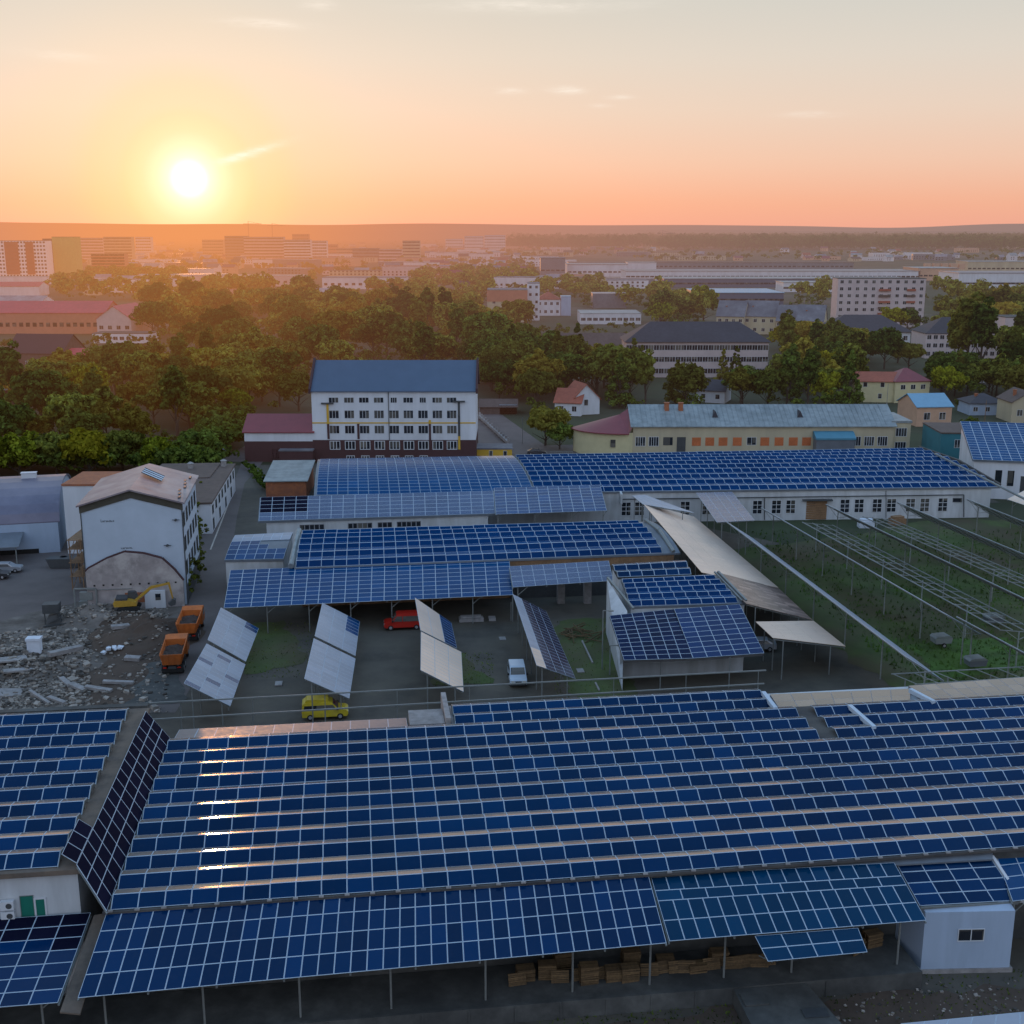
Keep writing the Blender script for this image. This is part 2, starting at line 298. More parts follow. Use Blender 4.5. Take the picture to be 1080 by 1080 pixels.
# ------------------------------------------------------------------ mesh building
LOC = {}
def dep(v): return v
class MB:
    def __init__(s): s.v = []; s.f = []; s.m = []
    def poly(s, pts, m=0):
        i = len(s.v); s.v += [tuple(p) for p in pts]; s.f.append(tuple(range(i, i + len(pts)))); s.m.append(m)
    def hexa(s, p, m=0, mt=None):
        """p: 4 bottom corners (ccw from above) then 4 top corners"""
        i = len(s.v); s.v += [tuple(q) for q in p]
        for k, q in enumerate(((3, 2, 1, 0), (4, 5, 6, 7), (0, 1, 5, 4), (1, 2, 6, 5), (2, 3, 7, 6), (3, 0, 4, 7))):
            s.f.append(tuple(i + a for a in q)); s.m.append(mt if (mt is not None and k == 1) else m)
    def bx(s, f, x0, x1, y0, y1, z0, z1, m=0, mt=None):
        s.hexa([f(x0, y0, z0), f(x1, y0, z0), f(x1, y1, z0), f(x0, y1, z0), f(x0, y0, z1), f(x1, y0, z1), f(x1, y1, z1), f(x0, y1, z1)], m, mt)
    def bar(s, a, b, r, m=0, n=4, r2=None):
        a = Vector(a); b = Vector(b); d = (b - a)
        if d.length < 1e-6: return
        q = d.to_track_quat('Z', 'Y'); r2 = r if r2 is None else r2; i = len(s.v)
        for (c, rr) in ((a, r), (b, r2)):
            for k in range(n):
                t = 2 * math.pi * (k + .5) / n
                s.v.append(tuple(c + q @ Vector((math.cos(t) * rr, math.sin(t) * rr, 0))))
        for k in range(n):
            k2 = (k + 1) % n; s.f.append((i + k, i + k2, i + n + k2, i + n + k)); s.m.append(m)
        s.f.append(tuple(i + n + k for k in range(n))); s.m.append(m)
        s.f.append(tuple(i + k for k in reversed(range(n)))); s.m.append(m)
    def extr(s, f, prof, x0, x1, m=0, axis='x', cap=None):
        """extrude a closed y-z profile along x (or an x-z profile along y)"""
        g = (lambda t, p: f(t, p[0], p[1])) if axis == 'x' else (lambda t, p: f(p[0], t, p[1]))
        i = len(s.v); n = len(prof)
        s.v += [tuple(g(x0, p)) for p in prof] + [tuple(g(x1, p)) for p in prof]
        for k in range(n):
            k2 = (k + 1) % n; s.f.append((i + k, i + k2, i + n + k2, i + n + k)); s.m.append(m)
        c = m if cap is None else cap
        s.f.append(tuple(i + k for k in reversed(range(n)))); s.m.append(c)
        s.f.append(tuple(i + n + k for k in range(n))); s.m.append(c)
    def build(s, name, mats, parent=None, loc=None, smooth=False):
        if not isinstance(mats, (list, tuple)): mats = [mats]
        if parent is not None: o0 = LOC[parent.name]
        elif loc is not None: o0 = Vector(loc)
        else:
            xs = [p[0] for p in s.v]; ys = [p[1] for p in s.v]; zs = [p[2] for p in s.v]
            o0 = Vector(((min(xs) + max(xs)) / 2, (min(ys) + max(ys)) / 2, min(zs)))
        me = bpy.data.meshes.new(name); me.from_pydata([(p[0] - o0.x, p[1] - o0.y, p[2] - o0.z) for p in s.v], [], s.f)
        for mm in mats: me.materials.append(mm)
        if len(mats) > 1: me.polygons.foreach_set('material_index', s.m)
        if smooth: me.polygons.foreach_set('use_smooth', [True] * len(s.f))
        me.update()
        o = bpy.data.objects.new(name, me); COL.objects.link(o)
        if parent is not None: o.parent = parent
        else: o.location = o0
        LOC[o.name] = o0
        return o
def thing(name, label, cat, loc=(0, 0, 0), group=None, rz=0.0):
    o = bpy.data.objects.new(name, None); COL.objects.link(o); o.empty_display_size = .5
    o.location = loc; o.rotation_euler = (0, 0, rz); LOC[o.name] = Vector(loc)
    o['label'] = label; o['category'] = cat
    if group: o['group'] = group
    return o
def tag(o, label, cat, group=None):
    o['label'] = label; o['category'] = cat
    if group: o['group'] = group
    return o
def struct(o): o['kind'] = 'structure'; return o
def one(name, mats, label, cat, mb, group=None):
    return tag(mb.build(name, mats), label, cat, group)
KIDS = {}
def copy_tree(o, loc, rz=0.0, sc=None, label=None, group=None):
    c = o.copy(); COL.objects.link(c); c.location = loc; c.rotation_euler = (0, 0, rz)
    if sc: c.scale = sc if hasattr(sc, '__len__') else (sc, sc, sc)
    if label: c['label'] = label
    if group: c['group'] = group
    for ch in o.children:
        d = ch.copy(); COL.objects.link(d); d.parent = c
        for g in ch.children:
            e_ = g.copy(); COL.objects.link(e_); e_.parent = d
    return c

# ------------------------------------------------------------------ roof patches and solar panels
class Patch:
    """near-left, near-right, far-right, far-left corners in the world; bulge arches it from the near to the far edge"""
    def __init__(s, bl, br, tr, tl, bulge=0.0): s.c = [Vector(p) for p in (bl, br, tr, tl)]; s.b = bulge
    def P(s, a, t, off=0.0):
        bl, br, tr, tl = s.c
        p = (bl * (1 - a) + br * a) * (1 - t) + (tl * (1 - a) + tr * a) * t
        return p + Vector((0, 0, s.b * (t - t * t) * 4 * .25 + off))
    def slab(s, parent, m, th=.25, ns=4, nt=8, off=0.0, ov=0.0, name='roof'):
        mb = MB(); N = lambda i, n: -ov + (1 + 2 * ov) * i / n
        for i in range(ns):
            for j in range(nt):
                a = s.P(N(i, ns), N(j, nt), off); b = s.P(N(i + 1, ns), N(j, nt), off); c = s.P(N(i + 1, ns), N(j + 1, nt), off); d = s.P(N(i, ns), N(j + 1, nt), off)
                mb.poly((a, b, c, d)); dz = Vector((0, 0, -th)); mb.poly((d + dz, c + dz, b + dz, a + dz))
                if j == 0: mb.poly((b, a, a + dz, b + dz))
                if j == nt - 1: mb.poly((d, c, c + dz, d + dz))
                if i == 0: mb.poly((a, d, d + dz, a + dz))
                if i == ns - 1: mb.poly((c, b, b + dz, c + dz))
        return mb.build(name, m, parent)
    def walls(s, parent, m, z0=0.0, sides='FRLB', ins=.01, off=-.26, name='wall', n=8):
        mb = MB(); e = ins
        ed = {'F': lambda q: s.P(e + (1 - 2 * e) * q, e), 'R': lambda q: s.P(1 - e, e + (1 - 2 * e) * q), 'B': lambda q: s.P(1 - e - (1 - 2 * e) * q, 1 - e), 'L': lambda q: s.P(e, 1 - e - (1 - 2 * e) * q)}
        for k in sides:
            for i in range(n):
                a = ed[k](i / n); b = ed[k]((i + 1) / n)
                mb.poly((Vector((a.x, a.y, z0)), Vector((b.x, b.y, z0)), b + Vector((0, 0, off)), a + Vector((0, 0, off))))
        return mb.build(name, m, parent)
BUD = {}; REST = {}
def one_panel(mb, a, b, c, d, fw=.035, th=.04, g=.008):
    fw *= .78
    u = (b - a); v = (d - a); lu, lv = u.length, v.length; u /= lu; v /= lv
    n = u.cross(v).normalized()
    A = a + u * g + v * g; B = b - u * g + v * g; C = c - u * g - v * g; D_ = d + u * g - v * g
    i = len(mb.v)
    inn = [A + (u + v) * fw, B + (-u + v) * fw, C - (u + v) * fw, D_ + (u - v) * fw]
    out = [A, B, C, D_]
    mb.v += [tuple(p) for p in out] + [tuple(p) for p in inn] + [tuple(p - n * th) for p in out]
    for k in range(4):
        k2 = (k + 1) % 4
        mb.f.append((i + k, i + k2, i + 4 + k2, i + 4 + k)); mb.m.append(1)
        mb.f.append((i + k2, i + k, i + 8 + k, i + 8 + k2)); mb.m.append(1)
    mb.f.append((i + 4, i + 5, i + 6, i + 7)); mb.m.append(0)
    mb.f.append((i + 11, i + 10, i + 9, i + 8)); mb.m.append(1)
def put_panel(parent, a, b, c, d, m, fw=.035, alu='alu', limit=100, name='solar_panel'):
    key = parent.name
    if BUD.get(key, 0) < limit:
        BUD[key] = BUD.get(key, 0) + 1
        mb = MB(); one_panel(mb, a, b, c, d, fw); mb.build(name, [M[m], M[alu]], parent)
    else:
        mb = REST.setdefault((key, m, alu), MB()); one_panel(mb, a, b, c, d, fw)
def finish_panels():
    for (key, m, alu), mb in REST.items():
        o = mb.build('solar_panels', [M[m], M[alu]], bpy.data.objects[key]); o['kind'] = 'stuff'
def flush(parent, pt, nu, nv, m='pv', off=.10, fw=.035, alu='alu', skip=(), mf=None, limit=100, t0=0., t1=1., s0=0., s1=1.):
    for j in range(nv):
        for i in range(nu):
            if (i, j) in skip: continue
            q = lambda a, b: pt.P(s0 + (s1 - s0) * a / nu, t0 + (t1 - t0) * b / nv, off)
            mm = mf(i, j) if mf else m
            if mm is None: continue
            put_panel(parent, q(i, j), q(i + 1, j), q(i + 1, j + 1), q(i, j + 1), mm, fw, alu, limit)
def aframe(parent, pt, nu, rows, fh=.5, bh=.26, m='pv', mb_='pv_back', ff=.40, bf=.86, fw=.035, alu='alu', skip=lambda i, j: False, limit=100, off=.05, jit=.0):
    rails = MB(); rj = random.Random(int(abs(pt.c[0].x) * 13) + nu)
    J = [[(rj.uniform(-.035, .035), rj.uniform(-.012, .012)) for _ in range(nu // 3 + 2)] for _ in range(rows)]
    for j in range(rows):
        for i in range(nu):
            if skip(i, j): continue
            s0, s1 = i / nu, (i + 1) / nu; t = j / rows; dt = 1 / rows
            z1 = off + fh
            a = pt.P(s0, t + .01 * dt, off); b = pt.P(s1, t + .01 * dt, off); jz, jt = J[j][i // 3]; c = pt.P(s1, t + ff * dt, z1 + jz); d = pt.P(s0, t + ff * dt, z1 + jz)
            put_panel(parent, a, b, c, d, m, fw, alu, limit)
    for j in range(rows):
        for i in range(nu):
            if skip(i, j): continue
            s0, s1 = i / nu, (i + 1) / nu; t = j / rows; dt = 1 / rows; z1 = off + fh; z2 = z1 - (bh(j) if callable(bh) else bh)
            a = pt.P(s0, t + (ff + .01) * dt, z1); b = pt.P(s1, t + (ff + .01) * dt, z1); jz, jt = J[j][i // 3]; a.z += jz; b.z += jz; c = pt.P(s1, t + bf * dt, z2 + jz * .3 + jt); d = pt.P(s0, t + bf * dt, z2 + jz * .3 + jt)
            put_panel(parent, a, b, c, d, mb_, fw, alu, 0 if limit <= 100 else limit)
    # support triangles showing at the row ends
    for j in range(rows):
        for s_ in (0, 1):
            ii = 0 if s_ == 0 else nu - 1
            if skip(ii, j): continue
            t = j / rows; dt = 1 / rows; b_ = bh(j) if callable(bh) else bh
            p1, p2, p3 = pt.P(s_, t + .01 * dt, off - .05), pt.P(s_, t + ff * dt, off + fh - .05), pt.P(s_, t + bf * dt, off + fh - b_ - .05)
            g1_, g3_ = pt.P(s_, t, 0), pt.P(s_, t + bf * dt, 0)
            for q1, q2 in ((p1, p2), (p2, p3), (p3, g3_), (p2, pt.P(s_, t + ff * dt, 0)), (p1, g1_)): rails.bar(q1, q2, .05)
    rails.build('panel_rack', M['rail'], parent)

# ------------------------------------------------------------------ generic houses
def side_fn(f, side, w_, d_):
    if side == 'F': return lambda s, t, o: f(s, -o, t)
    if side == 'R': return lambda s, t, o: f(w_ + o, s, t)
    if side == 'L': return lambda s, t, o: f(-o, d_ - s, t)
    return lambda s, t, o: f(w_ - s, d_ + o, t)
def win_mesh(mb, g, x0, x1, z0, z1, mull=1, bars=0, fr=.07, frm=1, gl=0, out=.05):
    mb.poly((g(x0, z0, .012), g(x1, z0, .012), g(x1, z1, .012), g(x0, z1, .012)), gl)
    def br(a0, a1, b0, b1):
        p = [g(a0, b0, .014), g(a1, b0, .014), g(a1, b0, out), g(a0, b0, out), g(a0, b1, .014), g(a1, b1, .014), g(a1, b1, out), g(a0, b1, out)]
        mb.hexa(p, frm)
    br(x0 - fr, x0, z0 - fr, z1 + fr); br(x1, x1 + fr, z0 - fr, z1 + fr); br(x0, x1, z1, z1 + fr); br(x0, x1, z0 - fr, z0)
    for k in range(mull):
        c = x0 + (x1 - x0) * (k + 1) / (mull + 1); br(c - fr / 2, c + fr / 2, z0, z1)
    for k in range(bars):
        c = z0 + (z1 - z0) * (k + 1) / (bars + 1); br(x0, x1, c - fr / 2, c + fr / 2)
def add_window(parent, g, x0, x1, z0, z1, mull=1, bars=0, fr=.07, fm='white_win', gm='pane', name='window'):
    mb = MB(); win_mesh(mb, g, x0, x1, z0, z1, mull, bars, fr)
    return mb.build(name, [M[gm], M[fm]], parent)
def roof_mesh(mb, f, w_, d_, h_, kind, rh, ov=.4, th=.18, m=0):
    o = ov
    if kind == 'flat':
        mb.bx(f, -o * .3, w_ + o * .3, -o * .3, d_ + o * .3, h_ + .002, h_ + .3, m)
    elif kind == 'gx':
        dz = rh * o / (d_ / 2)
        mb.extr(f, [(-o, h_ - dz), (d_ / 2, h_ + rh), (d_ + o, h_ - dz), (d_ + o, h_ - dz + th), (d_ / 2, h_ + rh + th), (-o, h_ - dz + th)], -o, w_ + o, m)
    elif kind == 'gy':
        dz = rh * o / (w_ / 2)
        mb.extr(f, [(-o, h_ - dz), (w_ / 2, h_ + rh), (w_ + o, h_ - dz), (w_ + o, h_ - dz + th), (w_ / 2, h_ + rh + th), (-o, h_ - dz + th)], -o, d_ + o, m, 'y')
    elif kind == 'hip':
        k = min(w_, d_) / 2
        e0 = [f(-o, -o, h_ + .003), f(w_ + o, -o, h_ + .003), f(w_ + o, d_ + o, h_ + .003), f(-o, d_ + o, h_ + .003)]
        e1 = [f(-o, -o, h_ + th), f(w_ + o, -o, h_ + th), f(w_ + o, d_ + o, h_ + th), f(-o, d_ + o, h_ + th)]
        if w_ >= d_: r0, r1 = f(k, d_ / 2, h_ + rh), f(w_ - k, d_ / 2, h_ + rh)
        else: r0, r1 = f(w_ / 2, k, h_ + rh), f(w_ / 2, d_ - k, h_ + rh)
        mb.poly(e0[::-1], m)
        for a in range(4): mb.poly((e0[a], e0[(a + 1) % 4], e1[(a + 1) % 4], e1[a]), m)
        if w_ >= d_:
            mb.poly((e1[0], e1[1], r1, r0), m); mb.poly((e1[1], e1[2], r1), m); mb.poly((e1[2], e1[3], r0, r1), m); mb.poly((e1[3], e1[0], r0), m)
        else:
            mb.poly((e1[0], e1[1], r0), m); mb.poly((e1[1], e1[2], r1, r0), m); mb.poly((e1[2], e1[3], r1), m); mb.poly((e1[3], e1[0], r0, r1), m)
    elif kind == 'shed':
        mb.extr(f, [(-o, h_), (d_ + o, h_ + rh), (d_ + o, h_ + rh + th), (-o, h_ + th)], -o, w_ + o, m)
def wall_mesh(mb, f, w_, d_, h_, kind, rh, m=0):
    if kind == 'gx': mb.extr(f, [(0, 0), (d_, 0), (d_, h_), (d_ / 2, h_ + rh - .01), (0, h_)], 0, w_, m)
    elif kind == 'gy': mb.extr(f, [(0, 0), (w_, 0), (w_, h_), (w_ / 2, h_ + rh - .01), (0, h_)], 0, d_, m, 'y')
    elif kind == 'shed': mb.extr(f, [(0, 0), (d_, 0), (d_, h_ + rh - .01), (0, h_ - .01)], 0, w_, m)
    else: mb.bx(f, 0, w_, 0, d_, 0, h_, m)
def house(name, label, cat, o, deg, w_, d_, h_, kind, rh, wm, rm, wins=(), group=None, cheap=False, ov=.4, chim=(), base=None, door=None):
    """wins: (side, x0, step, n, z0, dz, rows, ww, wh, mullions)"""
    f = frame(o, deg)
    t = thing(name, label, cat, f(w_ / 2, d_ / 2, 0), group)
    mb = MB(); wall_mesh(mb, f, w_, d_, h_, kind, rh)
    if cheap:
        for (sd, x0, st, n, z0, dz, rows, ww, wh, mu) in wins:
            g = side_fn(f, sd, w_, d_)
            for r in range(rows):
                for i in range(n):
                    x = x0 + st * i; z = z0 + dz * r
                    mb.poly((g(x, z, .06), g(x + ww, z, .06), g(x + ww, z + wh, .06), g(x, z + wh, .06)), 1)
                    mb.poly((g(x - .1, z - .25, .14), g(x + ww + .1, z - .25, .14), g(x + ww + .1, z, .14), g(x - .1, z, .14)), 0)
    mb.build('wall', [M[wm], M['pane']], t)
    if base:
        mb = MB(); mb.bx(f, -.05, w_ + .05, -.05, d_ + .05, 0, base[1]); mb.build('plinth', M[base[0]], t)
    rb = MB(); roof_mesh(rb, f, w_, d_, h_, kind, rh, ov); ro = rb.build('roof', M[rm], t)
    for (cx, cy, ch) in chim:
        cb = MB(); zt = h_ + rh * .45
        cb.bx(f, cx - .35, cx + .35, cy - .35, cy + .35, h_, zt + ch); cb.bx(f, cx - .45, cx + .45, cy - .45, cy + .45, zt + ch, zt + ch + .15)
        cb.build('chimney', M['brick'], ro)
    if not cheap:
        for (sd, x0, st, n, z0, dz, rows, ww, wh, mu) in wins:
            g = side_fn(f, sd, w_, d_)
            for r in range(rows):
                for i in range(n): add_window(t, g, x0 + st * i, x0 + st * i + ww, z0 + dz * r, z0 + dz * r + wh, mu)
    if door:
        g = side_fn(f, door[0], w_, d_); mb = MB(); win_mesh(mb, g, door[1], door[1] + door[2], .05, door[3], 0, 0, .08, 1, 0); mb.build('door', [M[door[4]], M['white_win']], t)
    return t
def px_house(name, label, cat, xl, xr, yb, yt, d_, kind, rh, wm, rm, deg=0.0, **kw):
    """house whose front face runs xl..xr with its foot on row yb and its eaves on row yt of the photograph"""
    p = at(xl, yb); Y = p.y
    q = at(xr, yb); wd = (Vector((q.x, q.y)) - Vector((p.x, p.y))).length / max(.5, math.cos(R(deg)))
    hh = zat(yt, Y)
    wins = kw.pop('wf', None)
    if wins:   # ('F', n, rows, ww, wh, mull)
        ws = []
        for (sd, n, rows, ww, wh, mu) in wins:
            L = wd if sd in 'FB' else d_
            st = L / n; dz = hh / rows
            ws.append((sd, st / 2 - ww / 2, st, n, dz * .34, dz, rows, ww, wh, mu))
        kw['wins'] = ws
    return house(name, label, cat, p, deg, wd, d_, hh, kind, rh, wm, rm, **kw)

# ================================================================== GROUND
def sheet(name, pts, m, z, kind=True):
    if m in ('grass', 'grass2', 'soil', 'rubble', 'conc') and len(pts) > 3:
        rg = random.Random(len(name) * 7 + len(pts)); out = []
        for i in range(len(pts)):
            a, b = pts[i], pts[(i + 1) % len(pts)]; n = max(2, int((b - a).length / 1.1)); w_ = 0
            for k in range(n):
                p = a.lerp(b, k / n); w_ = w_ * .7 + rg.uniform(-.7, .7); d = (b - a).normalized()
                out.append(p + Vector((-d.y, d.x, 0)) * w_ + Vector((rg.uniform(-.2, .2), rg.uniform(-.2, .2), 0)))
        pts = out
    mb = MB(); mb.poly([Vector((p.x, p.y, z)) for p in pts]); o = mb.build(name, M[m]); struct(o); return o
mb = MB()
S_ = 14000
mb.poly([(-S_, -300, 0), (S_, -300, 0), (S_, 16000, 0), (-S_, 16000, 0)]); struct(mb.build('ground', M['ground']))
mb = MB(); mb.poly([(-1600, 640, .02), (1600, 640, .02), (2600, 4300, .02), (-2600, 4300, .02)]); struct(mb.build('town_ground', M['town']))
G = lambda *l: [at(x, y) for x, y in l]
sheet('yard', [W(-60, 30), W(110, 30), W(110, 128), W(55, 200), W(120, 206), W(120, 262), W(-30, 262), W(-30, 128), W(-60, 128)], 'asphalt', .02)
sheet('left_yard', G((-160, 575), (80, 555), (100, 640), (70, 680), (0, 700), (-160, 730)), 'asphalt_m', .03)
sheet('road', G((262, 470), (292, 470), (258, 510), (250, 545), (236, 640), (205, 720), (185, 752), (130, 752), (180, 700), (196, 640), (214, 560), (246, 510)), 'asphalt_m', .045)
sheet('back_road', G((232, 487), (330, 487), (560, 492), (700, 478), (700, 466), (575, 470), (530, 438), (505, 430), (500, 470), (262, 468)), 'asphalt_m', .035)
sheet('rubble_ground', G((-60, 668), (90, 634), (196, 640), (182, 700), (150, 756), (-80, 762)), 'rubble', .06)
sheet('pit', G((110, 655), (185, 648), (172, 700), (158, 728), (120, 745), (60, 740), (75, 700)), 'soil', .075)
sheet('concrete_apron', G((150, 700), (192, 695), (188, 742), (140, 745)), 'conc', .085)
sheet('lawn', G((770, 582), (1000, 548), (1120, 548), (1180, 740), (960, 735), (900, 700), (830, 640)), 'grass', .05)
sheet('bright_lawn', G((960, 680), (1060, 672), (1090, 705), (980, 712)), 'grass2', .06)
sheet('yard_grass', G((590, 655), (640, 652), (672, 735), (610, 738), (575, 690)), 'grass', .05)
sheet('yard_verge', G((255, 660), (300, 655), (320, 700), (258, 712)), 'grass', .055)
sheet('yard_patch', G((455, 690), (490, 690), (520, 720), (462, 722)), 'grass', .055)
sheet('foreground_soil', [W(-60, 40), W(60, 40), W(60, 66.5), W(-60, 66.5)], 'soil', .035)
mb = MB()
for a, b in (((247, 516), (222, 580)),):
    p, q = at(*a), at(*b); d = (q - p).normalized(); n = Vector((-d.y, d.x, 0)) * .12
    mb.poly([p + n + Vector((0, 0, .06)), q + n + Vector((0, 0, .06)), q - n + Vector((0, 0, .06)), p - n + Vector((0, 0, .06))])
struct(mb.build('road_marking', M['paint']))
# distant ridges
def ridge(name, Y, base, amp, seed, x0=-9000, x1=9000, depth=1500, bumps=()):
    rnd = random.Random(seed); ph = [rnd.uniform(0, 6.28) for _ in range(6)]
    mb = MB(); n = 160; prev = None
    for i in range(n + 1):
        x = x0 + (x1 - x0) * i / n
        hgt = base + amp * sum(math.sin(x * .0006 * (k + 1) * 1.37 + ph[k]) / (k + 1.5) for k in range(6))
        for (bx_, bw, bh_) in bumps: hgt += bh_ * math.exp(-((x - bx_) / bw) ** 2)
        cur = (Vector((x, Y, -5)), Vector((x, Y + depth * .5, hgt)), Vector((x, Y + depth, -5)))
        if prev:
            mb.poly((prev[0], cur[0], cur[1], prev[1])); mb.poly((prev[1], cur[1], cur[2], prev[2]))
        prev = cur
    struct(mb.build(name, M['hill'], smooth=True))
ridge('far_hills', 9500, 92, 9, 3, bumps=((4300, 900, 22), (-6000, 3000, 46), (3000, 700, -22)))
ridge('near_hills', 7200, 48, 7, 8, bumps=((3600, 800, 0), (-4500, 1800, 30)))

# ================================================================== MAIN SOLAR HALL
def hall_thing(name, label, p, cat='building'): return thing(name, label, cat, (p.x, p.y, 0))
ZR = 7.4
main = hall_thing('warehouse', 'huge flat warehouse in the foreground covered in long rows of blue solar panels', W(20, 85))
U0, U1, V0, V1 = -16.6, 63.8, 71.7, 98.3
pm = Patch(W(U0, V0, ZR), W(U1, V0, ZR), W(U1, V1, ZR), W(U0, V1, ZR))
Patch(W(U0 - .5, V0 - .12, ZR), W(U1 + 1, V0 - .12, ZR), W(U1 + 1, V1 + .2, ZR), W(U0 - .5, V1 + .2, ZR)).slab(main, M['roof_dark'], .2, 2, 2, -.02)
mb = MB(); sf = frame((0, 0, 0), 7.5)
mb.bx(sf, U0, U1, V0 + .1, V1, 0, ZR - .23); mb.build('wall', M['conc'], main)
def skip_main(i, j):
    u = U0 + (i + .5) * 1.675
    return 38.2 < u < 40.6 and j >= 8
aframe(main, pm, 48, 11, fh=.52, bh=lambda j: .28 if j == 6 else .215, skip=skip_main, ff=.42, bf=.82)
# raised middle strip with two more rows
mb = MB(); mb.bx(sf, 7.6, 37.1, 98.55, 102.9, 0, ZR - .03); mb.build('rear_bay', M['roof_grey'], main)
aframe(main, Patch(W(7.9, 98.35, ZR), W(36.9, 98.35, ZR), W(36.9, 102.7, ZR), W(7.9, 102.7, ZR)), 17, 2, fh=.53, bh=.21, ff=.42, bf=.82)
# rear slopes with the mirrored evening sky painted into their panel colour
back_l = Patch(W(-16.4, 98.7, 7.25), W(3.7, 98.7, 7.25), W(3.7, 101.9, 6.75), W(-16.4, 101.9, 6.75))
back_l.slab(main, M['roof_grey'], .3, 1, 1, 0, name='rear_roof')
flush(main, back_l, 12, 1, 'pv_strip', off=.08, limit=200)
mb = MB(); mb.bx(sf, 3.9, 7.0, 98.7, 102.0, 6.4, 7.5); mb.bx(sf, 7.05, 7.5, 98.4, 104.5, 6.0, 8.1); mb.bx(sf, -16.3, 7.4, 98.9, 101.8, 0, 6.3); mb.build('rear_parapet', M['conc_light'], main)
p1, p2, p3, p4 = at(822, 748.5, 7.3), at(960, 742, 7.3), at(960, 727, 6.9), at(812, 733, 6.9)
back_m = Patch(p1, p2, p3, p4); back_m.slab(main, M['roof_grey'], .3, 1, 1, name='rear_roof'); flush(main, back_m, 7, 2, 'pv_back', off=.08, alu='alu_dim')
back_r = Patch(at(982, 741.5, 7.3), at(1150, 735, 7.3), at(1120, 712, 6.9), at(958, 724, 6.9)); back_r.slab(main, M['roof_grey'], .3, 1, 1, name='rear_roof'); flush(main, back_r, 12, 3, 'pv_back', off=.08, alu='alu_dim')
mb = MB(); mb.bx(sf, 37.2, 75, 98.6, 104.0, 0, 6.5); mb.build('rear_wall', M['white_old'], main)
for a, b in (((896, 745), (922, 768)), ((805, 731), (818, 748)), ((960, 728), (985, 741))):
    p, q = at(*a, 7.9), at(*b, 7.9); mb = MB(); mb.bar(p, q, .27, n=4); mb.build('roof_duct', M['alu'], main)
for k in range(49):   # clamps along the front edge
    u = U0 + k * 1.675; mb = MB(); mb.bx(sf, u - .16, u + .16, V0 - .22, V0 - .02, ZR + .0, ZR + .10); mb.build('edge_clamp', M['conc_light'], main)
# grey flashing between roof and right canopy
# ------------------------------------------------------------------ front canopies
def canopy(name, label, pt, nu, nv, m='pv', posts=(), postm='rail', zb=1.2, cat='canopy', mf=None, th=.1, alu='alu', fw=.035, limit=100, beams=4):
    c = (pt.c[0] + pt.c[1]) / 2; t = thing(name, label, cat, (c.x, c.y, 0))
    flush(t, pt, nu, nv, m, mf=mf, alu=alu, fw=fw, limit=limit)
    mb = MB()
    for k in range(beams):
        tt = (k + .5) / beams; mb.bar(pt.P(0, tt, -.05), pt.P(1, tt, -.05), .09)
    n2 = max(2, int((pt.c[1] - pt.c[0]).length / 4))
    for k in range(n2 + 1): mb.bar(pt.P(k / n2, 0.01, -.15), pt.P(k / n2, .99, -.15), .08)
    mb.build('frame', M[postm], t)
    for (a, b, z) in posts:
        q = pt.P(a, b, -.2); pb = MB(); pb.bar(Vector((q.x, q.y, z)), q, .075, n=6)
        pb.bar(q + Vector((0, 0, -1.0)), pt.P(min(1, a + 1.3 / (pt.c[1] - pt.c[0]).length), b, -.15), .05)
        pb.build('post', M[postm], t)
    return t
cl = Patch(at(82, 1054, 5.5), at(703, 996, 5.5), at(683, 921, 7.2), at(113, 962, 7.2))
canopy('canopy', 'long front canopy of upright blue solar panels, left of the staggered one', cl, 36, 4, posts=[(u_, .36, 1.2) for u_ in (.02, .185, .35, .51, .68, .84, .985)])
rl = Patch(at(706, 994, 5.5), at(977, 972, 5.5), at(943, 911, 6.9), at(686, 925, 6.9))
def cell_mixed():
    t = thing('canopy', 'front canopy of mixed blue panels beside the small white building, with stepped lower edge', 'canopy', (rl.P(.5, 0).x, rl.P(.5, 0).y, 0))
    flush(t, rl, 17, 1, 'pv_teal', t0=0, t1=.30); flush(t, rl, 17, 1, 'pv_teal', t0=.30, t1=.60)
    flush(t, rl, 10, 1, 'pv_teal', t0=.60, t1=.76, s0=0, s1=1); flush(t, rl, 17, 1, 'pv_teal', t0=.76, t1=1.0)
    low = Patch(at(810, 1014, 4.95), at(915, 1004, 4.95), at(905, 978.5, 5.45), at(796, 987, 5.45))
    flush(t, low, 4, 2, 'pv_teal', off=.0)
    mb = MB()
    for k in range(4): mb.bar(rl.P(0, (k + .5) / 4, -.05), rl.P(1, (k + .5) / 4, -.05), .09)
    for k in range(5): mb.bar(rl.P(k / 4, .01, -.15), rl.P(k / 4, .99, -.15), .08)
    for k in (0, 1): mb.bar(low.P(.04 + .92 * k, 0, -.08), low.P(.04 + .92 * k, 1.6, -.1), .06); mb.bar(low.P(.04 + .92 * k, .05, -.08), low.P(.04 + .92 * k, .9, -1.3), .05)
    mb.build('frame', M['rail'], t)
    for a in (.25, .52, .95):
        q = rl.P(a, .36, -.2); pb = MB(); pb.bar((q.x, q.y, 1.2), q, .075, n=6); pb.build('post', M['rail'], t)
cell_mixed()
fl = Patch(at(684, 927, 6.85), at(1047, 906, 6.85), at(1047, 897, 7.15), at(684, 919, 7.15))
tag(fl.slab(None, M['roof_grey'], .12, 1, 1, name='gutter_roof'), 'narrow grey sheet roof strip between warehouse eaves and the mixed canopy', 'roof')
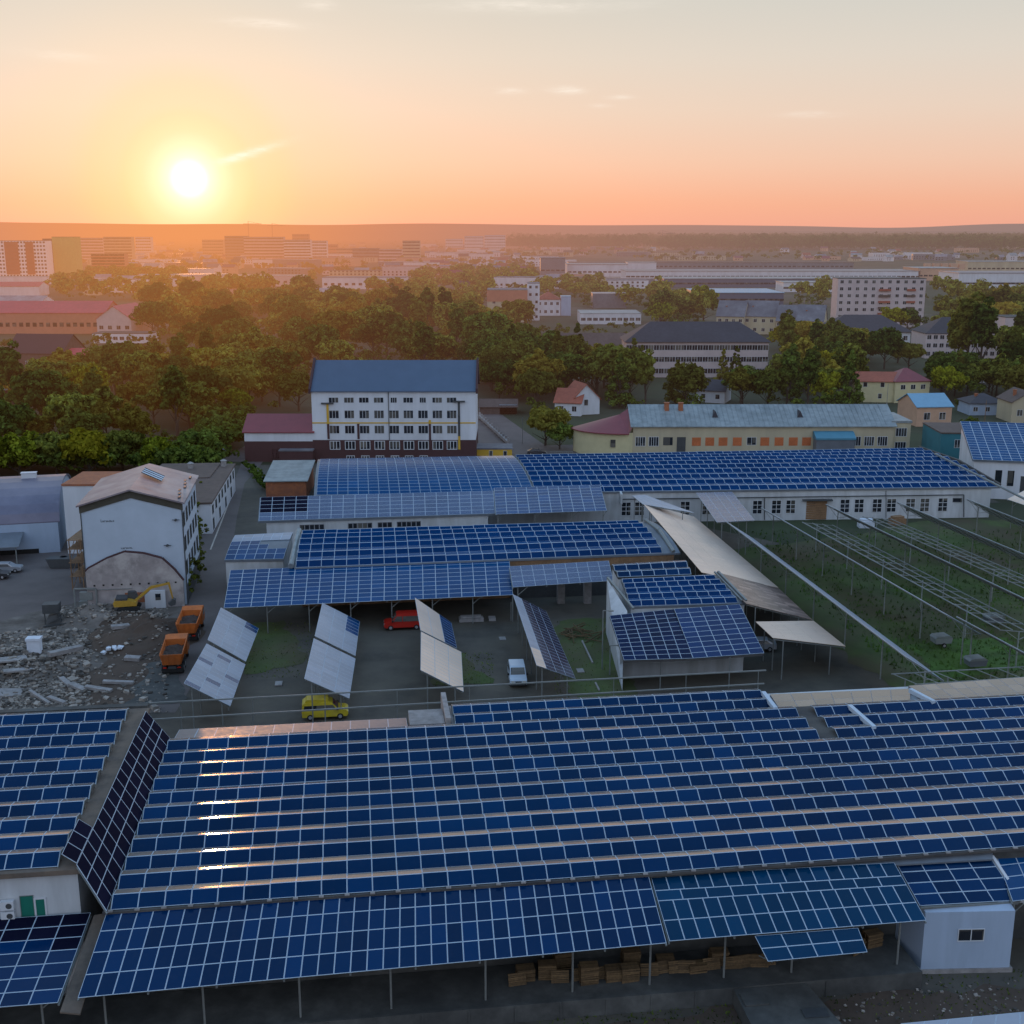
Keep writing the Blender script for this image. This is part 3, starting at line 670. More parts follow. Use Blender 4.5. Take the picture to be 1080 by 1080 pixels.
# ------------------------------------------------------------------ dock under the canopies
dock = MB(); dock.bx(sf, -46, 36.8, 67.4, 71.7, 0, 1.2)
dock.bx(sf, -46, 36.8, 67.15, 67.4, 0, 1.28)
for k in range(26): dock.bx(sf, -45 + k * 3.0, -45 + k * 3.0 + .12, 67.09, 67.15, 0.02, 1.2)
one('loading_dock', M['conc'], 'long raised concrete loading dock under the front canopies', 'dock', dock)
rmp = MB(); rmp.hexa([W(23.6, 61, 0), W(29.6, 61, 0), W(28.6, 67.1, 0), W(23.6, 67.1, 0), W(23.6, 61, 1.15), W(29.6, 61, 1.15), W(28.6, 67.1, 1.2), W(23.6, 67.1, 1.2)])
rmp.bx(sf, 23.8, 25.4, 65.2, 66.6, 1.2, 1.3, 0)
one('loading_ramp', M['conc'], 'concrete platform sticking out of the loading dock towards the viewer', 'ramp', rmp)
g = MB(); g.bx(frame(W(27.2, 63.6, 1.2), 5), 0, 1.6, 0, .9, 0, .04); one('steel_plate', M['steel_dark'], 'dark steel plate lying on the concrete platform', 'plate', g)
def pallet_mb(f, mb):
    for k in range(7): mb.bx(f, 0, 1.2, k * .115, k * .115 + .09, .12, .144)
    for y in (0, .36, .70): mb.bx(f, 0, 1.2, y, y + .1, .022, .12)
    for k in range(3): mb.bx(f, 0, 1.2, .02 + k * .33, .1 + k * .33, 0, .022)
pal_lab = ['on the dock beside the first canopy post', 'on the dock, second from the left', 'behind the tall stack', 'next to a leaning pallet', 'with a lighter top pallet', 'near the middle posts', 'under the mixed canopy', 'left of the ramp', 'right of the ramp', 'deepest in the shade', 'in front of the dock wall', 'at the white building end']
pk = 0
for (px, n, v_, an) in ((541, 6, 69.6, 3), (563, 7, 69.7, -4), (605, 9, 68.7, 2), (632, 6, 68.8, 0), (655, 8, 70.2, 5), (690, 5, 69.8, -3), (722, 4, 69.0, 4), (748, 7, 69.6, 0), (905, 6, 69.5, 30), (925, 7, 70.2, 10), (583, 8, 70.6, 4), (648, 7, 68.6, 2)):
    pt_ = at(px, 1015, 1.2); uu = pt_.x * math.cos(SA) + pt_.y * math.sin(SA)
    base_ = W(uu, v_, 1.2)
    for k in range(n):
        mb = MB(); pallet_mb(frame(base_ + Vector((0, 0, k * .15)), 7.5 + an + random.uniform(-4, 4)), mb)
        o = one('pallet', M['pallet'], 'wooden pallet lying in a stack %s' % pal_lab[pk], 'pallet', mb, 'wooden pallets stacked on the loading dock')
    pk += 1
for (px, an) in ((530, 5), (574, -4), (596, 7), (620, 3), (668, -5), (680, 8), (698, 2), (708, -6), (735, 5), (758, -3), (768, 6), (776, 4), (786, -8), (795, 3)):
    pt_ = at(px, 1010, 1.2); uu = pt_.x * math.cos(SA) + pt_.y * math.sin(SA); mb = MB(); pallet_mb(IDF, mb)
    o = mb.build('pallet', M['pallet'], loc=(0, 0, 0)); o.location = W(uu, 69.3, 1.22); o.rotation_euler = (R(68), 0, R(7.5 + an))
    tag(o, 'wooden pallet standing on edge between the pallet stacks', 'pallet', 'pallets standing on edge on the dock')

# ------------------------------------------------------------------ small white building (front right)
wb = thing('small_building', 'small white clad building with one white framed window and blue panels on its roof', 'building', at(1015, 1022, .4))
rb_ = Patch(at(970, 957, 5.0), at(1074, 951, 5.0), at(1043, 904, 6.7), at(944, 910, 6.7))
rb_.slab(wb, M['roof_grey'], .22, 1, 1); flush(wb, rb_, 4, 4, 'pv', off=.12)
b0, b1 = at(971, 1022, .35), at(1064.5, 1020, .35)
mb = MB(); dv = (rb_.c[3] - rb_.c[0]); dv.z = 0
q = [b0, b1, b1 + dv, b0 + dv]
mb.hexa([Vector((p.x, p.y, .35)) for p in q] + [Vector((q[0].x, q[0].y, 4.7)), Vector((q[1].x, q[1].y, 4.7)), Vector((q[2].x, q[2].y, 6.35)), Vector((q[3].x, q[3].y, 6.35))]); mb.build('wall', M['white_clad'], wb)
fw_ = frame(Vector((b0.x, b0.y, 0)), math.degrees(math.atan2((b1 - b0).y, (b1 - b0).x)))
mb = MB(); mb.bx(fw_, -.12, 6.4, -.12, 6.0, 0, .35); mb.build('plinth', M['conc_light'], wb)
Lw = (b1 - b0).length
add_window(wb, side_fn(fw_, 'F', Lw, 6), Lw * .39, Lw * .67, 2.5, 3.35, 1, 0, .06)
for q_ in ((1.03, .05, .16), (1.06, -.1, .1), (-.03, .1, .08)): mb = MB(); mb.bar(rb_.P(q_[0], -.02, q_[1]), rb_.P(q_[0], 1.02, q_[1]), q_[2]); mb.build('verge_trim', M['white_win'], wb)
mb = MB(); mb.bar(rb_.P(0, -.015, .02), rb_.P(1, -.015, .02), .08); mb.build('eaves_flashing', M['rail'], wb)
# awning and yard further right
aw = Patch(at(1068, 952, 5.2), at(1200, 935, 5.2), at(1160, 890, 6.6), at(1050, 902, 6.6))
canopy('canopy', 'canopy with dark blue panels at the right picture edge beyond the white building', aw, 6, 4, 'pv_mid', zb=0, posts=[(.03, .1, 0), (.5, .1, 0)])
mb = MB(); mb.bx(frame(at(1070, 975, 0) + Vector((0, 1, 0)), 5), 0, 22, 0, .15, 0, 2.4); one('metal_fence', M['roof_grey'], 'pale blue grey sheet fence behind the small white building', 'fence', mb)
# panel roof corner at the bottom edge
nb = Patch(W(26, 49.5, 6.0), W(44, 49.5, 6.0), W(44, 53.6, 6.0), W(26, 53.6, 6.0))
nb = Patch(at(930, 1110, 5.6), at(1160, 1090, 5.6), at(1150, 1062, 5.4), at(950, 1081, 5.4))
canopy('canopy', 'corner of a pale solar canopy at the bottom right picture edge', nb, 8, 1, 'pv_pale', zb=0, posts=[(.05, .5, 0), (.95, .5, 0)])

# ------------------------------------------------------------------ left block with panels
lb = hall_thing('warehouse', 'taller warehouse at the left edge with panel rows and a steep dark panel slope', W(-32, 86))
ZL = 9.5
pl = Patch(W(-48.7, 73.9, ZL), W(-20.2, 73.9, ZL), W(-20.2, 100.4, ZL), W(-48.7, 100.4, ZL))
Patch(W(-50, 73.5, ZL), W(-18.6, 73.5, ZL), W(-18.6, 100.8, ZL), W(-50, 100.8, ZL)).slab(lb, M['felt_brown'], .35, 2, 2, -.02)
aframe(lb, pl, 17, 11, fh=.57, bh=.23, ff=.42, bf=.82, m='pv', limit=100)
mb = MB(); mb.bx(sf, -50, -19.0, 73.9, 100.4, 0, ZL - .37); mb.build('wall', M['white_old'], lb)
mb = MB(); mb.bx(sf, -50, -18.8, 100.9, 101.6, 0, ZL + .15); mb.build('parapet', M['conc'], lb)
st = Patch(W(-16.75, 71.3, 7.55), W(-16.6, 98.2, 7.55), W(-18.65, 99.2, 9.75), W(-18.9, 73.5, 9.75))
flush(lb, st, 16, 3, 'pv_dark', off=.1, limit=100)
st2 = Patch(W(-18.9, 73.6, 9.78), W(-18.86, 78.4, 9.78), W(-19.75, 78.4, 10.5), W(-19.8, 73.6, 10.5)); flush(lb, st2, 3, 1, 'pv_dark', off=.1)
mb = MB()
for k in range(9): mb.bar(st.P(k / 8, 0, -.1), st.P(k / 8, 1, -.1), .06)
mb.bar(st.P(0, .1, -.12), st.P(1, .1, -.12), .06); mb.bar(st.P(0, .9, -.12), st.P(1, .9, -.12), .06); mb.build('frame', M['rail'], lb)
gF = side_fn(frame(W(-50, 73.9, 0), 7.5), 'F', 31, 27)
def wx(px, py, z): p = at(px, py, z); return p.x * math.cos(SA) + p.y * math.sin(SA) + 50
x_ = wx(20, 958, 7); add_window(lb, gF, x_, x_ + .80, 6.1, 7.6, 0, 0, .04, 'rail', 'green_panel'); add_window(lb, gF, x_ + .95, x_ + 1.5, 6.1, 7.3, 0, 0, .12, 'white_win', 'green_panel', 'door')
ac = wx(-3, 965, 7)
for k in range(2):
    mb = MB(); fa = frame(W(-50 + ac, 73.9, 0), 7.5); z = 6.15 + k * .72
    mb.bx(fa, 0, .85, -.42, -.08, z, z + .6); mb.bx(fa, .05, .8, -.08, 0, z + .1, z + .14)
    for a in range(14):
        t0_ = 2 * math.pi * a / 14; t1_ = 2 * math.pi * (a + 1) / 14
        mb.poly([fa(.55, -.43, z + .3), fa(.55 + .2 * math.cos(t0_), -.43, z + .3 + .2 * math.sin(t0_)), fa(.55 + .2 * math.cos(t1_), -.43, z + .3 + .2 * math.sin(t1_))], 1)
    one('air_conditioner', [M['white_win'], M['steel_dark']], ['lower', 'upper'][k] + ' of two white air conditioner units on the wall by the green door', 'air conditioner', mb)
ll = Patch(W(-46, 65.9, 4.9), W(-18.75, 65.9, 4.9), W(-18.3, 73.6, 6.15), W(-45.5, 73.6, 6.15))
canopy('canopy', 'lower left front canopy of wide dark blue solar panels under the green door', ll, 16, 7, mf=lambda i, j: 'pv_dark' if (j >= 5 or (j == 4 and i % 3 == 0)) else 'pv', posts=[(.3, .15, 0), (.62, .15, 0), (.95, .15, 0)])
gs = Patch(W(-18.55, 65.4, 4.7), W(-17.35, 65.2, 4.6), W(-17.0, 73.5, 6.2), W(-18.1, 73.5, 6.1)); tag(gs.slab(None, M['felt_brown'], .1, 1, 4, name='gutter_roof'), 'narrow weathered roof strip between the two left front canopies', 'roof')

# ================================================================== EMPTY RACKS ALONG THE WAREHOUSE REAR
rk = thing('rail_rack', 'empty rack of two long rails on posts along the rear of the warehouse', 'rack', at(500, 740, 0))
for (a, b) in (((150, 742), (808, 707)), ((150, 759.5), (806, 721))):
    mb = MB(); mb.bar(at(*a, 4.5), at(*b, 4.5), .09); mb.build('rail', M['rail'], rk)
for k in range(9):
    s_ = k / 8; x1_ = 190 + 610 * s_
    for ya, yb in ((740, 708), (757, 721)):
        p = at(x1_, ya + (yb - ya) * s_, 4.45); mb = MB(); mb.bar((p.x, p.y, 0), p, .05); mb.build('post', M['rail'], rk)
# ================================================================== TILTED TRACKER ARRAYS
def tracker(label, pts, nu, nv, m, group=None, zl=5.1, zr=2.1, mf=None, posts=3, skip=(), alu='alu', fw=.03, pbase=True, name='solar_rack'):
    """pts: far-left, far-right, near-right, near-left pixels; left edge high, right edge low"""
    fl_, fr_, nr_, nl_ = at(*pts[0], zl), at(*pts[1], zr), at(*pts[2], zr), at(*pts[3], zl)
    pt = Patch(nl_, nr_, fr_, fl_)
    c = pt.P(.5, .5); t = thing(name, label, 'solar rack', (c.x, c.y, 0), group)
    flush(t, pt, nu, nv, m, off=.05, fw=fw, skip=skip, mf=mf, alu=alu)
    mb = MB()
    for k in range(4): mb.bar(pt.P(.08 + .28 * k, 0, -.08), pt.P(.08 + .28 * k, 1, -.08), .06)
    for k in range(posts + 1): mb.bar(pt.P(.02, k / posts * .96 + .02, -.18), pt.P(.98, k / posts * .96 + .02, -.18), .07)
    mb.build('frame', M['rail'], t)
    for k in range(posts + 1):
        for a in (.15, .8):
            q = pt.P(a, k / posts * .96 + .02, -.2); mb = MB(); mb.bar((q.x, q.y, 0), q, .07, n=6); mb.build('post', M['rail'], t)
    return t
mx1 = lambda i, j: 'pv_pale' if (i * 7 + j * 5) % 6 else 'pv_mid'
gT = 'tilted solar racks standing in the middle yard'
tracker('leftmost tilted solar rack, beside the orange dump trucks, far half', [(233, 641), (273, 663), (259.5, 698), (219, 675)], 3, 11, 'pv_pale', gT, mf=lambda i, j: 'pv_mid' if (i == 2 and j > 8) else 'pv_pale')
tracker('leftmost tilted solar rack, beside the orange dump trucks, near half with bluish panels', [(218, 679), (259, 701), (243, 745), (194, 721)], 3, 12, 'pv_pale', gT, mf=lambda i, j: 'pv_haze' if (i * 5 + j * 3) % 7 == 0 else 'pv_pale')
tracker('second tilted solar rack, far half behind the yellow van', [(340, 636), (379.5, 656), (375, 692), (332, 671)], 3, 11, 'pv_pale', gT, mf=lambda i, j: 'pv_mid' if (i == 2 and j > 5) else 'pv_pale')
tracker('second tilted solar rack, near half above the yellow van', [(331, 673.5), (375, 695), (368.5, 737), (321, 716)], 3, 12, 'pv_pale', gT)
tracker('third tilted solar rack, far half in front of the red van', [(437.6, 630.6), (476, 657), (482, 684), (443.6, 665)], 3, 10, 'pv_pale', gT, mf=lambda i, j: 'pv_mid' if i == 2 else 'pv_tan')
tracker('third tilted solar rack, near half with tan sky reflection painted on its panels', [(444, 666.5), (486.6, 688), (489, 730), (443.6, 707)], 3, 12, 'pv_tan', gT)
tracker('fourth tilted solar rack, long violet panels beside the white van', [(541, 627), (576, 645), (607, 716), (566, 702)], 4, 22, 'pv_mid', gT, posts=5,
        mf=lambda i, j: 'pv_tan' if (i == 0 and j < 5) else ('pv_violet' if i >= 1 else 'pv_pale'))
# big array
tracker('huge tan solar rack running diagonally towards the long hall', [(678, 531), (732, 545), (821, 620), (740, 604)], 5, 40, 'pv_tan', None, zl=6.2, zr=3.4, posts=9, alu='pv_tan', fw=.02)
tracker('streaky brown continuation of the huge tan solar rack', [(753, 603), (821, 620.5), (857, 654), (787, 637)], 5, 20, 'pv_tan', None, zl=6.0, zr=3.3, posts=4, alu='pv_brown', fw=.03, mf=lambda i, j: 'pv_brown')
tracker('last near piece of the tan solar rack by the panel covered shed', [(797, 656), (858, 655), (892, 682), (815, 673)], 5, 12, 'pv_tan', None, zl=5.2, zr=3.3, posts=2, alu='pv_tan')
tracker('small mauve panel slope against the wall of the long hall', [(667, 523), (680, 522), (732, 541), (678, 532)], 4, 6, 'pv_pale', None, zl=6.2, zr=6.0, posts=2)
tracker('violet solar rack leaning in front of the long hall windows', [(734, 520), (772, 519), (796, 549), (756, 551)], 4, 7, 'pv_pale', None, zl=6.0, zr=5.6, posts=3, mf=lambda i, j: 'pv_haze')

# ================================================================== RACKS OVER THE GRASS
def rack_line(label, pts, z=5.0, tilt=30, half=2.6, panels=True, m='pv_dark', group='solar racks over the grass field', pm_='rail', cross=3.3):
    P0 = [at(*p, z) for p in pts]; a, b = P0[0], P0[-1]
    d = (b - a).normalized(); n = Vector((-d.y, d.x, 0))
    if n.x < 0: n = -n
    dn = n * half * math.cos(R(tilt)); dz = Vector((0, 0, half * math.sin(R(tilt))))
    pt = Patch(b - dn + dz, b + dn - dz, a + dn - dz, a - dn + dz)
    L = (b - a).length
    t = thing('solar_rack' if panels else 'empty_rack', label, 'solar rack', ((a + b) / 2).to_3d() * 1.0, group); t.location.z = 0; LOC[t.name].z = 0
    if panels: flush(t, pt, 3, int(L / 1.05), m, off=.06, alu='alu', limit=24)
    mb = MB()
    for k in range(4): mb.bar(pt.P(k / 3, 0, -.03), pt.P(k / 3, 1, -.03), .075)
    nn = int(L / cross)
    for k in range(nn + 1): mb.bar(pt.P(0, k / nn, -.12), pt.P(1, k / nn, -.12), .06)
    mb.build('frame', M[pm_], t)
    np_ = max(2, int(L / 9))
    for k in range(np_ + 1):
        q = pt.P(.5, k / np_, -.15); mb = MB(); mb.bar((q.x, q.y, 0), q, .085, n=6); mb.bar(q + Vector((0, 0, -1.0)), pt.P(.15, k / np_, -.15), .04); mb.bar(q + Vector((0, 0, -1.0)), pt.P(.85, k / np_, -.15), .04)
        mb.build('post', M['post'], t)
rack_line('long solar rack at the left border of the grass field', [(780, 559), (976, 706)], tilt=33, m='pv_pale')
rack_line('second solar rack over the grass, thin and edge-on, ending by the bright lawn', [(816, 543), (1017, 659)], tilt=30, m='pv_pale')
rack_line('short near piece of the second rack at the right edge', [(1026, 660), (1110, 705)], tilt=30)
rack_line('empty steel ladder rack over the middle of the grass field', [(862, 552), (1075, 665)], z=4.6, tilt=8, panels=False)
rack_line('fourth rack over the grass reaching from the brown door', [(884, 539), (1100, 642)], tilt=29)
rack_line('empty ladder rack at the far right of the grass', [(925, 546), (1100, 622)], z=4.8, tilt=8, panels=False)
rack_line('thick dark rack in front of the hall windows on the right', [(958, 537), (1110, 600)], tilt=31, m='pv_dark')
rack_line('short rack nearest the right corner of the long hall', [(1032, 534), (1130, 573)], tilt=31)
ro = thing('empty_rack', 'empty rack of thin rails behind the rear roof at the right edge', 'solar rack', at(1010, 720, 0), 'solar racks over the grass field')
mb = MB()
mb.bar(at(940, 711, 5), at(1120, 701, 5), .07); mb.bar(at(965, 722, 5), at(1120, 712, 5), .07)
for k in range(8): mb.bar(at(942 + k * 22, 711 - k * 1.2, 5), at(968 + k * 22, 722 - k * 1.3, 5), .05)
mb.build('frame', M['rail'], ro)
for k in range(4):
    p = at(955 + 45 * k, 716 - k * 2, 5); mb = MB(); mb.bar((p.x, p.y, 0), p, .07, n=6); mb.build('post', M['rail'], ro)

# ================================================================== MIDDLE SHEDS
def shed(name, label, pt, wm, rm, sides='FRLB', z0=0, th=.25, wallins=.012, cat='shed', ov=0.004, ns=3, nt=10):
    c = pt.P(.5, .5); t = thing(name, label, cat, (c.x, c.y, 0))
    pt.slab(t, M[rm], th, ns, nt, 0, ov)
    if wm: pt.walls(t, M[wm], z0, sides, wallins)
    return t
# A: front canopy + arched roof
pa = Patch(at(236, 642, 3.8), at(541, 628, 3.8), at(537, 590, 5.4), at(243, 602, 5.4))
canopy('canopy', 'wide blue solar canopy over the middle yard in front of the arched shed', pa, 22, 9, 'pv_sky', fw=.045, posts=[(k / 7, .06, 0) for k in range(8)], limit=100)
paa = Patch(at(312, 599, 5.6), at(716, 583, 5.6), at(686, 550, 8.2), at(320, 561, 8.2), bulge=3.0)
sA = shed('long_shed', 'arched long shed with blue panels behind the wide canopy', paa, None, 'roof_grey')
paa.walls(sA, M['wood'], 0, 'F', .012); paa.walls(sA, M['white_old'], 0, 'RL', .012)
aframe(sA, Patch(paa.P(0, 0), paa.P(.955, 0), paa.P(.955, 1), paa.P(0, 1), 3.0), 30, 6, fh=.42, bh=.28, m='pv_c', mb_='pv_mid', bf=.97, fw=.04)
mb = MB(); mb.bar(paa.P(.985, 0, .2), paa.P(.985, .5, .25), .3, n=6); mb.bar(paa.P(.985, .5, .25), paa.P(.985, 1, .25), .3, n=6); mb.build('verge_pipe', M['rail'], sA)
mb = MB(); mb.bar(paa.P(-.012, 0, .3), paa.P(-.012, 1, .3), .4, n=8); mb.build('gable_duct', M['silver'], sA)
bk = Patch(paa.c[3], paa.c[2], paa.c[2] + W(0, 12, -3.4) * 1.0, paa.c[3] + W(0, 12, -3.4)); bk.slab(sA, M['roof_grey'], .25, 2, 3, 0, 0, 'rear_roof'); bk.walls(sA, M['white_old'], 0, 'RLB', name='rear_wall')
# small left pieces
q1 = Patch(at(237, 591, 5.0), at(299, 590, 5.0), at(309, 562, 6.6), at(248, 565, 6.6), 1.0)
s1 = shed('shed', 'small shed with pale bluish panels left of the arched shed', q1, 'white_old', 'roof_grey'); flush(s1, q1, 6, 6, 'pv_mid', mf=lambda i, j: None if (i, j) in ((4, 3), (5, 3), (5, 2), (4, 2), (3, 3)) else ('pv_pale' if j >= 4 else 'pv_mid'), fw=.04)
# B
pb_ = Patch(at(273, 550, 4.2), at(522, 542, 4.2), at(520, 518, 6.4), at(275, 525, 6.4))
sB = shed('long_shed', 'long pale green shed with a mauve reflecting panel roof, left of the middle', pb_, 'white_old', 'roof_grey', wallins=.03)
flush(sB, pb_, 20, 6, 'pv_mid', mf=lambda i, j: 'pv_dark' if (i < 4 and j >= 2) else 'pv_haze', fw=.045)
gB = lambda s, t_, o_: (lambda a: Vector((a.x, a.y, t_)))(pb_.P(.03 + .94 * s / 39.0, .03, 0) + Vector((0, -o_, 0)))
for s_, n_ in ((5.8, 5), (14.2, 5), (19.4, 3), (22.8, 5)):
    for k in range(n_): add_window(sB, gB, s_ + k * .85, s_ + k * .85 + .7, 2.5, 3.3, 0, 0, .08, 'alu_dim')
pb2 = Patch(at(523, 543, 4.4), at(640, 539, 4.4), at(633, 512, 6.5), at(521, 515, 6.5))
canopy('canopy', 'square blue solar canopy over a dark opening beside the long hall', pb2, 10, 9, 'pv_mid', fw=.045, posts=[(0.02, .05, 0), (.35, .05, 0), (.68, .05, 0), (.97, .05, 0)])
mb = MB(); mb.bx(frame(at(524, 552, 0) + Vector((0, 7, 0)), 5), 0, 18, 0, .3, 0, 4.5); one('brown_wall', M['wood'], 'dark brown boarded wall at the back of the square canopy', 'wall', mb)
# C long hall
pc = Patch(at(334, 522.5, 5.6), at(1052, 513.5, 5.6), at(967, 473.5, 8.6), at(338, 484.5, 8.6), bulge=3.5)
sC = shed('long_hall', 'very long low hall with arched blue panel roof and white windowed wall', pc, None, 'roof_grey', cat='building')
base0 = at(336, 551, 0); base1 = at(1045, 545.5, 0); degC = math.degrees(math.atan2((base1 - base0).y, (base1 - base0).x)); LC = (base1 - base0).length
pc.walls(sC, M['white_old'], 0, 'FRLB', .008, n=10)
aframe(sC, Patch(pc.P(.315, 0), pc.P(1, 0), pc.P(1, 1), pc.P(.315, 1), 3.5), 48, 9, fh=.42, bh=.30, m='pv_c', mb_='pv_mid', bf=.97, fw=.045)
flush(sC, Patch(pc.P(0, 0), pc.P(.312, 0), pc.P(.312, 1), pc.P(0, 1), 3.5), 21, 16, 'pv_mid', mf=lambda i, j: 'pv_sky' if j < 14 else 'pv_mid', fw=.035, limit=100)
cback = Patch(pc.c[3], pc.c[2], pc.c[2] + W(0, 16, -3.5), pc.c[3] + W(0, 16, -3.5)); cback.slab(sC, M['roof_grey'], .25, 2, 3, 0, 0, 'rear_roof'); cback.walls(sC, M['white_old'], 0, 'RLB', name='rear_wall')
def gC(px_, z, o_):
    """point on the hall's front wall at photo column px_"""
    lo, hi = 0., 1.
    for _ in range(24):
        m_ = (lo + hi) / 2; a = pc.P(.008 + .984 * m_, .008)
        x = 540 + FPX * a.x / (a.y * CS + (HCAM - z) * SN)
        if x < px_: lo = m_
        else: hi = m_
    a = pc.P(.008 + .984 * lo, .008); return Vector((a.x, a.y - o_, z))
for cx in (660, 674, 695, 722, 745, 798, 818, 833, 890, 905, 924, 939, 959, 974, 993):
    add_window(sC, gC, cx - 4.6, cx + 4.6, 1.5, 3.7, 2, 2, .45, 'white_win') if False else None
    a = gC(cx, 0, 0); dwc = (gC(cx + 4, 0, 0) - gC(cx - 4, 0, 0)).normalized()
    gg = lambda s, t_, o_, a=a, dwc=dwc: Vector((a.x + dwc.x * s + dwc.y * o_, a.y + dwc.y * s - dwc.x * o_ - .02, t_))
    add_window(sC, gg, -.78, .78, 1.3, 3.6, 1, 2, .09, 'white_win')
a = gC(1008, 0, 0); gg = lambda s, t_, o_: Vector((a.x + s, a.y - o_ - .05, t_)); add_window(sC, gg, -.8, .8, 2.9, 3.6, 0, 0, .06, 'alu_dim')
a = gC(859.5, 0, 0); dm = MB(); gg = lambda s, t_, o_: Vector((a.x + s, a.y - o_ - .05, t_))
for k in range(8): z0_, z1_ = .1 + k * .42, .49 + k * .42; dm.hexa([gg(-1.95, z0_, .05), gg(1.95, z0_, .05), gg(1.95, z0_, -.1), gg(-1.95, z0_, -.1), gg(-1.95, z1_, .05), gg(1.95, z1_, .05), gg(1.95, z1_, -.1), gg(-1.95, z1_, -.1)])
dm.build('gate', M['wood'], sC)
mb = MB(); mb.hexa([gg(-2.5, 3.55, .7), gg(2.8, 3.55, .7), gg(2.8, 3.55, -.1), gg(-2.5, 3.55, -.1), gg(-2.5, 3.7, .7), gg(2.8, 3.7, .7), gg(2.8, 3.8, -.1), gg(-2.5, 3.8, -.1)]); mb.build('door_hood', M['steel_dark'], sC)
mb = MB(); mb.bar(gC(655, 4.25, .25), gC(1016, 4.25, .25), .09, n=6); mb.bar(gC(1016, 4.25, .25), gC(1016, .2, .25), .09, n=6); mb.bar(gC(806, 4.25, .25), gC(806, .2, .25), .09, n=6); mb.bar(gC(934, 5.2, .25), gC(934, .2, .25), .06, n=6); mb.build('heating_pipe', M['steel_dark'], sC)
mb = MB(); mb.bar(pc.P(1.004, 0, .35), pc.P(1.004, .5, .35), .3); mb.bar(pc.P(1.004, .5, .35), pc.P(1.004, 1, .35), .3); mb.build('verge_trim', M['roof_dark'], sC)
mb = MB(); mb.bar(pc.P(.985, .65, .7), at(1100, 536, 5.5), .22, n=6); one('overhead_pipe', M['rail'], 'thick overhead pipe leaving the corner of the long hall to the right', 'pipe', mb)
mb = MB(); p = pc.P(.437, 0); mb.extr(frame((p.x, p.y - .3, 0), 4), [(-1, 3.6), (9.5, 3.6), (9.5, 6.9), (5, 6.6), (-1, 5.4)], 0, .35, 0); mb.build('fire_wall', M['white_old'], sC)
# brick shed
bs = px_house('brick_shed', 'orange brick shed with a ribbed metal roof at the left end of the long hall', 'shed', 281, 323, 527, 508, 13, 'shed', 1.4, 'brick', 'silver', deg=3)
# canopy between A and D
pd = Patch(at(541, 620, 4.6), at(647, 613, 4.6), at(642, 592, 5.8), at(537, 598, 5.8))
canopy('canopy', 'pale corrugated-looking panel canopy between the arched shed and the stepped shed', pd, 9, 4, 'pv_haze', fw=.03, posts=[(.05, .05, 0), (.97, .05, 0)])
mb = MB()
for px in (592, 620): p = at(px, 637, 0); mb.bx(frame(p, 7), -.5, .5, 0, 1, 0, 4.4)
mbw = MB(); p = at(546, 634, 0) ; mbw.bx(frame(p + Vector((0, 1.2, 0)), 7), -1, 13.5, 0, .3, 0, 4.3); one('dark_wall', M['steel_dark'], 'dark glazed wall under the pale panel canopy', 'wall', mbw)
for px in (592, 620):
    mb = MB(); mb.bx(frame(at(px, 637, 0), 7), -.5, .5, 0, 1, 0, 4.45); one('pillar', M['conc_light'], ['left', 'right'][px == 620] + ' concrete pillar under the pale panel canopy', 'pillar', mb)
# D stepped shed
pe1 = Patch(at(652, 609, 6.4), at(729, 606, 6.4), at(722, 591.5, 7.0), at(645, 596, 7.0))
sD0 = shed('shed', 'small shed roof with two panel rows just behind the stepped shed', pe1, 'white_old', 'roof_dark'); aframe(sD0, pe1, 6, 2, fh=.42, bh=.25, fw=.045)
pe2 = Patch(at(664, 640, 5.6), at(787, 636, 5.6), at(757, 607, 7.4), at(655, 612, 7.4), 1.2)
sD = shed('stepped_shed', 'stepped white gabled shed covered in bright blue panels', pe2, 'white_old', 'roof_grey')
aframe(sD, Patch(pe2.P(0, 0), pe2.P(.93, 0), pe2.P(.93, 1), pe2.P(0, 1), 1.2), 9, 5, fh=.40, bh=.26, m='pv_c', mb_='pv_sky', bf=.97, fw=.04)
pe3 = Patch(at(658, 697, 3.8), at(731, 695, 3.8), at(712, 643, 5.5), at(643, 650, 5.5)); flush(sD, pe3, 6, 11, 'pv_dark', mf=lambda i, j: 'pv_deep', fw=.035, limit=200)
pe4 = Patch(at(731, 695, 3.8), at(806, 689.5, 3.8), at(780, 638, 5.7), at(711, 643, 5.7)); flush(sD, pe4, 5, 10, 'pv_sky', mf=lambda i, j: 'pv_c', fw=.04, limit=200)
for pp in (pe3, pe4): pp.slab(sD, M['roof_dark'], .2, 1, 1, -.03, 0, 'lower_roof')
lwp = Patch(pe3.c[0] + W(.6, 4.6, 0), pe4.c[1] + W(-.8, 4.6, 0), pe4.c[2], pe3.c[3] + W(.3, 0, 0)); lwp.walls(sD, M['white_old'], 0, 'FR', 0, -.4, 'lower_wall')
mb = MB()
A_ = at(640, 610, 7.2); B_ = at(667, 641, 6.0); C_ = at(657, 697, 3.6); pts_ = [A_, B_, C_]
mb.poly([Vector((A_.x, A_.y, 0)), Vector((C_.x, C_.y, 0)), C_, Vector((B_.x - .6, B_.y, 5.6)), A_]); mb.build('gable_wall', M['white_old'], sD)
mb = MB(); mb.bar(A_ + Vector((.1, 0, .1)), at(668, 642, 5.9), .18); mb.build('verge_trim', M['rail'], sD)
mb = MB(); mb.bar(pe2.P(1, 0, .3), pe2.P(1, 1, .5), .2); mb.bar(pe2.P(.965, 0, .3), pe2.P(.965, 1, .5), .12); mb.build('ridge_pipe', M['rail'], sD)
